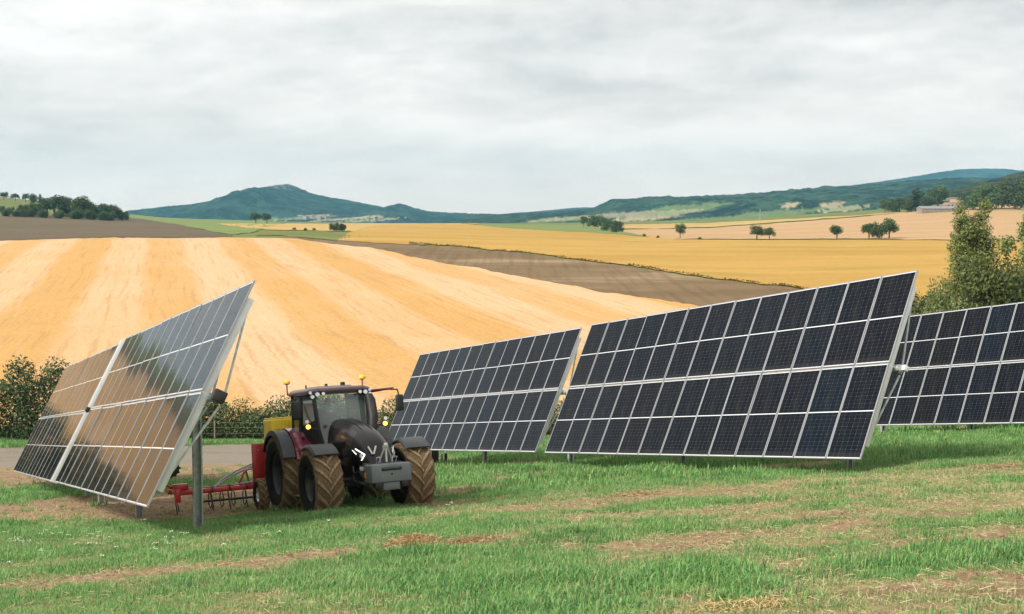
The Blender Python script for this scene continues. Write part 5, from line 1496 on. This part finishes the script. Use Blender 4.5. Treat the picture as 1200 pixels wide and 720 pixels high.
# straw heaps and clods on the worn strips
M_straw = leafmat("dry_straw", [(.26, .17, .075), (.42, .29, .14), (.55, .42, .24)], .15)
def straw(px, py, rx, ry, h, n, label, seed):
    p = ground(px, py); g = np.random.default_rng(seed)
    a = g.random(n) * 6.283; d = np.sqrt(g.random(n)); x = np.cos(a) * d * rx; y = np.sin(a) * d * ry
    z = h * (1 - d ** 2) * g.random(n) + .01
    az = g.random(n) * 6.283; el = g.normal(.15, .35, n); L = g.uniform(.05, .16, n)
    dv = np.stack([np.cos(az) * np.cos(el), np.sin(az) * np.cos(el), np.sin(el)], 1) * L[:, None]
    c = np.stack([x, y, z], 1); sd = np.cross(dv, g.normal(size=(n, 3))); sd /= np.linalg.norm(sd, axis=1)[:, None]; sd *= .0035
    V = np.stack([c - dv / 2 - sd, c - dv / 2 + sd, c + dv / 2 + sd, c + dv / 2 - sd], 1).reshape(-1, 3)
    V[:, 2] += zt(V[:, 0] + p[0], V[:, 1] + p[1]) - p[2]
    V[:, 2] = np.maximum(V[:, 2], zt(V[:, 0] + p[0], V[:, 1] + p[1]) - p[2] - .01)
    me = np_mesh('straw_heap', V, np.arange(4 * n).reshape(-1, 4)); fattr(me, 'clump', np.repeat(g.random(n), 4))
    o = link('straw_heap', me, M_straw); o.location = tuple(p)
    tag(o, label, 'straw heap', "small heaps of dry straw in the grass")
straw(484, 637, .42, .30, .14, 1500, "largest heap of orange dry straw in front of the tractor", 1)
straw(552, 636, .50, .22, .06, 800, "flatter straw heap just right of the largest one", 2)
straw(508, 624, .35, .2, .05, 400, "thin straw scatter behind the largest heap", 3)
straw(742, 581, .6, .3, .06, 500, "thin straw heap below the left half of the largest array", 4)
straw(1170, 550, 1.0, .35, .09, 900, "long straw heap at the right edge below the right-hand array", 5)
straw(860, 713, .6, .25, .04, 700, "straw scatter at the bottom edge of the picture", 6)
# loose straw litter over the worn ground
g = np.random.default_rng(77); n = 90000
Yl = np.sqrt(g.random(n) * (34**2 - 60) + 60); Xl = (g.random(n) * 2 - 1) * .44 * Yl
ba, dr, tr = masks(Xl, Yl); kk = g.random(n) < np.clip(.9 * dr + .35 * ba, 0, 1); Xl, Yl = Xl[kk][:34000], Yl[kk][:34000]; n = len(Xl)
az = g.random(n) * 6.283; el = g.normal(.05, .25, n); L = g.uniform(.03, .10, n); dv = np.stack([np.cos(az) * np.cos(el), np.sin(az) * np.cos(el), np.abs(np.sin(el))], 1) * L[:, None]
c = np.stack([Xl, Yl, zt(Xl, Yl) + .02 + .04 * g.random(n)], 1); sd = np.cross(dv, g.normal(size=(n, 3))); sd /= np.linalg.norm(sd, axis=1)[:, None]; sd *= .0022
V = np.stack([c - dv / 2 - sd, c - dv / 2 + sd, c + dv / 2 + sd, c + dv / 2 - sd], 1).reshape(-1, 3)
me = np_mesh('straw_litter', V, np.arange(4 * n).reshape(-1, 4)); fattr(me, 'clump', np.repeat(g.random(n), 4))
tag(link('straw_litter', me, leafmat("bleached_straw", [(.24, .18, .09), (.38, .31, .17), (.50, .42, .27)], .15)), kind='stuff')
# clods of earth
M_clod = simple("earth_clods", (.20, .12, .065), .95, var=.4, scale=12, bump=.8)
g = np.random.default_rng(12); mb = MB(); cnt = 0
Yc = 10 + g.random(16000) ** .8 * 45; Xc = (g.random(16000) * 2 - 1) * .43 * Yc
ba, dr, tr = masks(Xc, Yc); kk = (ba > .5) & (tr < .2); Xc, Yc = Xc[kk][:5200], Yc[kk][:5200]
n = len(Xc); base = np.array([(1, 0, 0), (0, 1, 0), (-1, 0, 0), (0, -1, 0), (0, 0, 1), (.6, .6, .55), (-.6, .6, .5)]); 
fc = np.array([(0, 5, 4), (5, 1, 4), (1, 6, 4), (6, 2, 4), (2, 3, 4), (3, 0, 4), (0, 1, 5), (1, 2, 6)])
sz = g.gamma(2.0, .009, n) + .008
V = base[None] * (sz[:, None, None] * np.array([1.2, 1.2, .8])) * g.uniform(.6, 1.3, (n, 7, 1)) + np.stack([Xc, Yc, zt(Xc, Yc) + .0], 1)[:, None]
me = np_mesh('soil_clods', V.reshape(-1, 3), (fc[None] + (np.arange(n) * 7)[:, None, None]).reshape(-1, 3))
tag(link('soil_clods', me, M_clod), kind='stuff')
# white-flowered weeds, lower left
M_umb = simple("white_flower_heads", (.48, .55, .38), .8, var=.15)
M_weed = simple("weed_stems", (.10, .19, .07), .7, var=.3)
mb = MB(); g = random.Random(5)
spots = [(14, 650), (22, 643), (30, 652), (60, 634), (68, 632), (75, 636), (52, 640), (115, 640), (118, 638), (165, 624), (173, 640), (198, 641), (207, 648), (258, 650), (308, 641), (188, 656), (130, 664), (84, 655), (105, 653), (40, 660), (8, 668), (330, 640), (380, 628), (450, 640), (530, 602), (600, 560), (143, 657), (218, 636), (10, 632), (48, 583)]
for px, py in spots:
    p = Vector(ground(px, py)); 
    for q in range(g.randint(1, 2)):
        b = p + Vector((g.uniform(-.12, .12), g.uniform(-.12, .12), 0)); h = g.uniform(.14, .26)
        top = b + Vector((g.uniform(-.05, .05), g.uniform(-.05, .05), h))
        mb.tube([b - Vector((0, 0, .02)), (b + top) / 2 + Vector((.01, 0, 0)), top], .0035, 4, 1)
        for s in range(5):
            a = g.uniform(0, 6.28); rr = g.uniform(.01, .07); t_ = top + Vector((math.cos(a) * rr, math.sin(a) * rr, g.uniform(0, .02)))
            mb.tube([top - Vector((0, 0, .04)), t_], .002, 3, 1)
            mb.lathe([(0, .008), (.010, .003), (.011, -.002), (0, -.003)], 'z', 6, t_, 0)
        for s in range(5):
            a = g.uniform(0, 6.28); L = g.uniform(.06, .12); d = Vector((math.cos(a), math.sin(a), .3)); m_ = b + d * L * .5 + Vector((0, 0, .05)); sd = Vector((-d.y, d.x, 0)) * .018
            mb.add([b + Vector((0, 0, .03)), m_ + sd, b + d * L + Vector((0, 0, .03)), m_ - sd], [(0, 1, 2, 3)], 1)
tag(link('weeds', mb.mesh('weeds'), [M_umb, M_weed]), kind='stuff')
# crop edge: standing stalks along the near side of the ochre field
xs = np.linspace(480, 1090, 1500) + g.uniform(0, 1); gg = np.random.default_rng(4)
pts = []
Yb = np.interp(xs, np.linspace(480, 1090, 60), [invY(x, mid_top(x) - 1.2, 80, 3000) for x in np.linspace(480, 1090, 60)])
Yb = Yb + gg.random(len(xs)) * 3.0; Xb = (xs - 600) / F * Yb
zb = zt(Xb, Yb); h = (.15 + .45 * gg.random(len(xs)) ** 2) * (.4 + .9 * vnoise(xs / 14, xs * 0, 8))
w = .22 * (.5 + gg.random(len(xs)))
V = np.stack([np.stack([Xb - w, Yb, zb], 1), np.stack([Xb + w, Yb + .2, zb], 1), np.stack([Xb + w * .6, Yb + .1, zb + h], 1), np.stack([Xb - w * .5, Yb - .1, zb + h * .9], 1)], 1).reshape(-1, 3)
me = np_mesh('field_edge_grass', V, np.arange(len(V)).reshape(-1, 4)); fattr(me, 'clump', np.repeat(gg.random(len(xs)), 4))
tag(link('field_edge_grass', me, leafmat("field_edge_stalks", [(.14, .12, .035), (.26, .18, .045), (.40, .26, .07)])), kind='stuff')

# ------------------------------------------------------------------ haze: the air over the valley
hz = MB().box((21400, 7100, 420), (0, 3450, 170)).mesh('haze')
t = NT("valley_air"); t.n.remove(t.b)
pv = t.n.new('ShaderNodeVolumePrincipled'); pv.inputs['Color'].default_value = (.25, .62, .80, 1); pv.inputs['Density'].default_value = HAZE; pv.inputs['Anisotropy'].default_value = .2
t.l.new(pv.outputs[0], t.o.inputs['Volume'])
tag(link('haze', hz, t.m), kind='stuff')

# ---- assembled
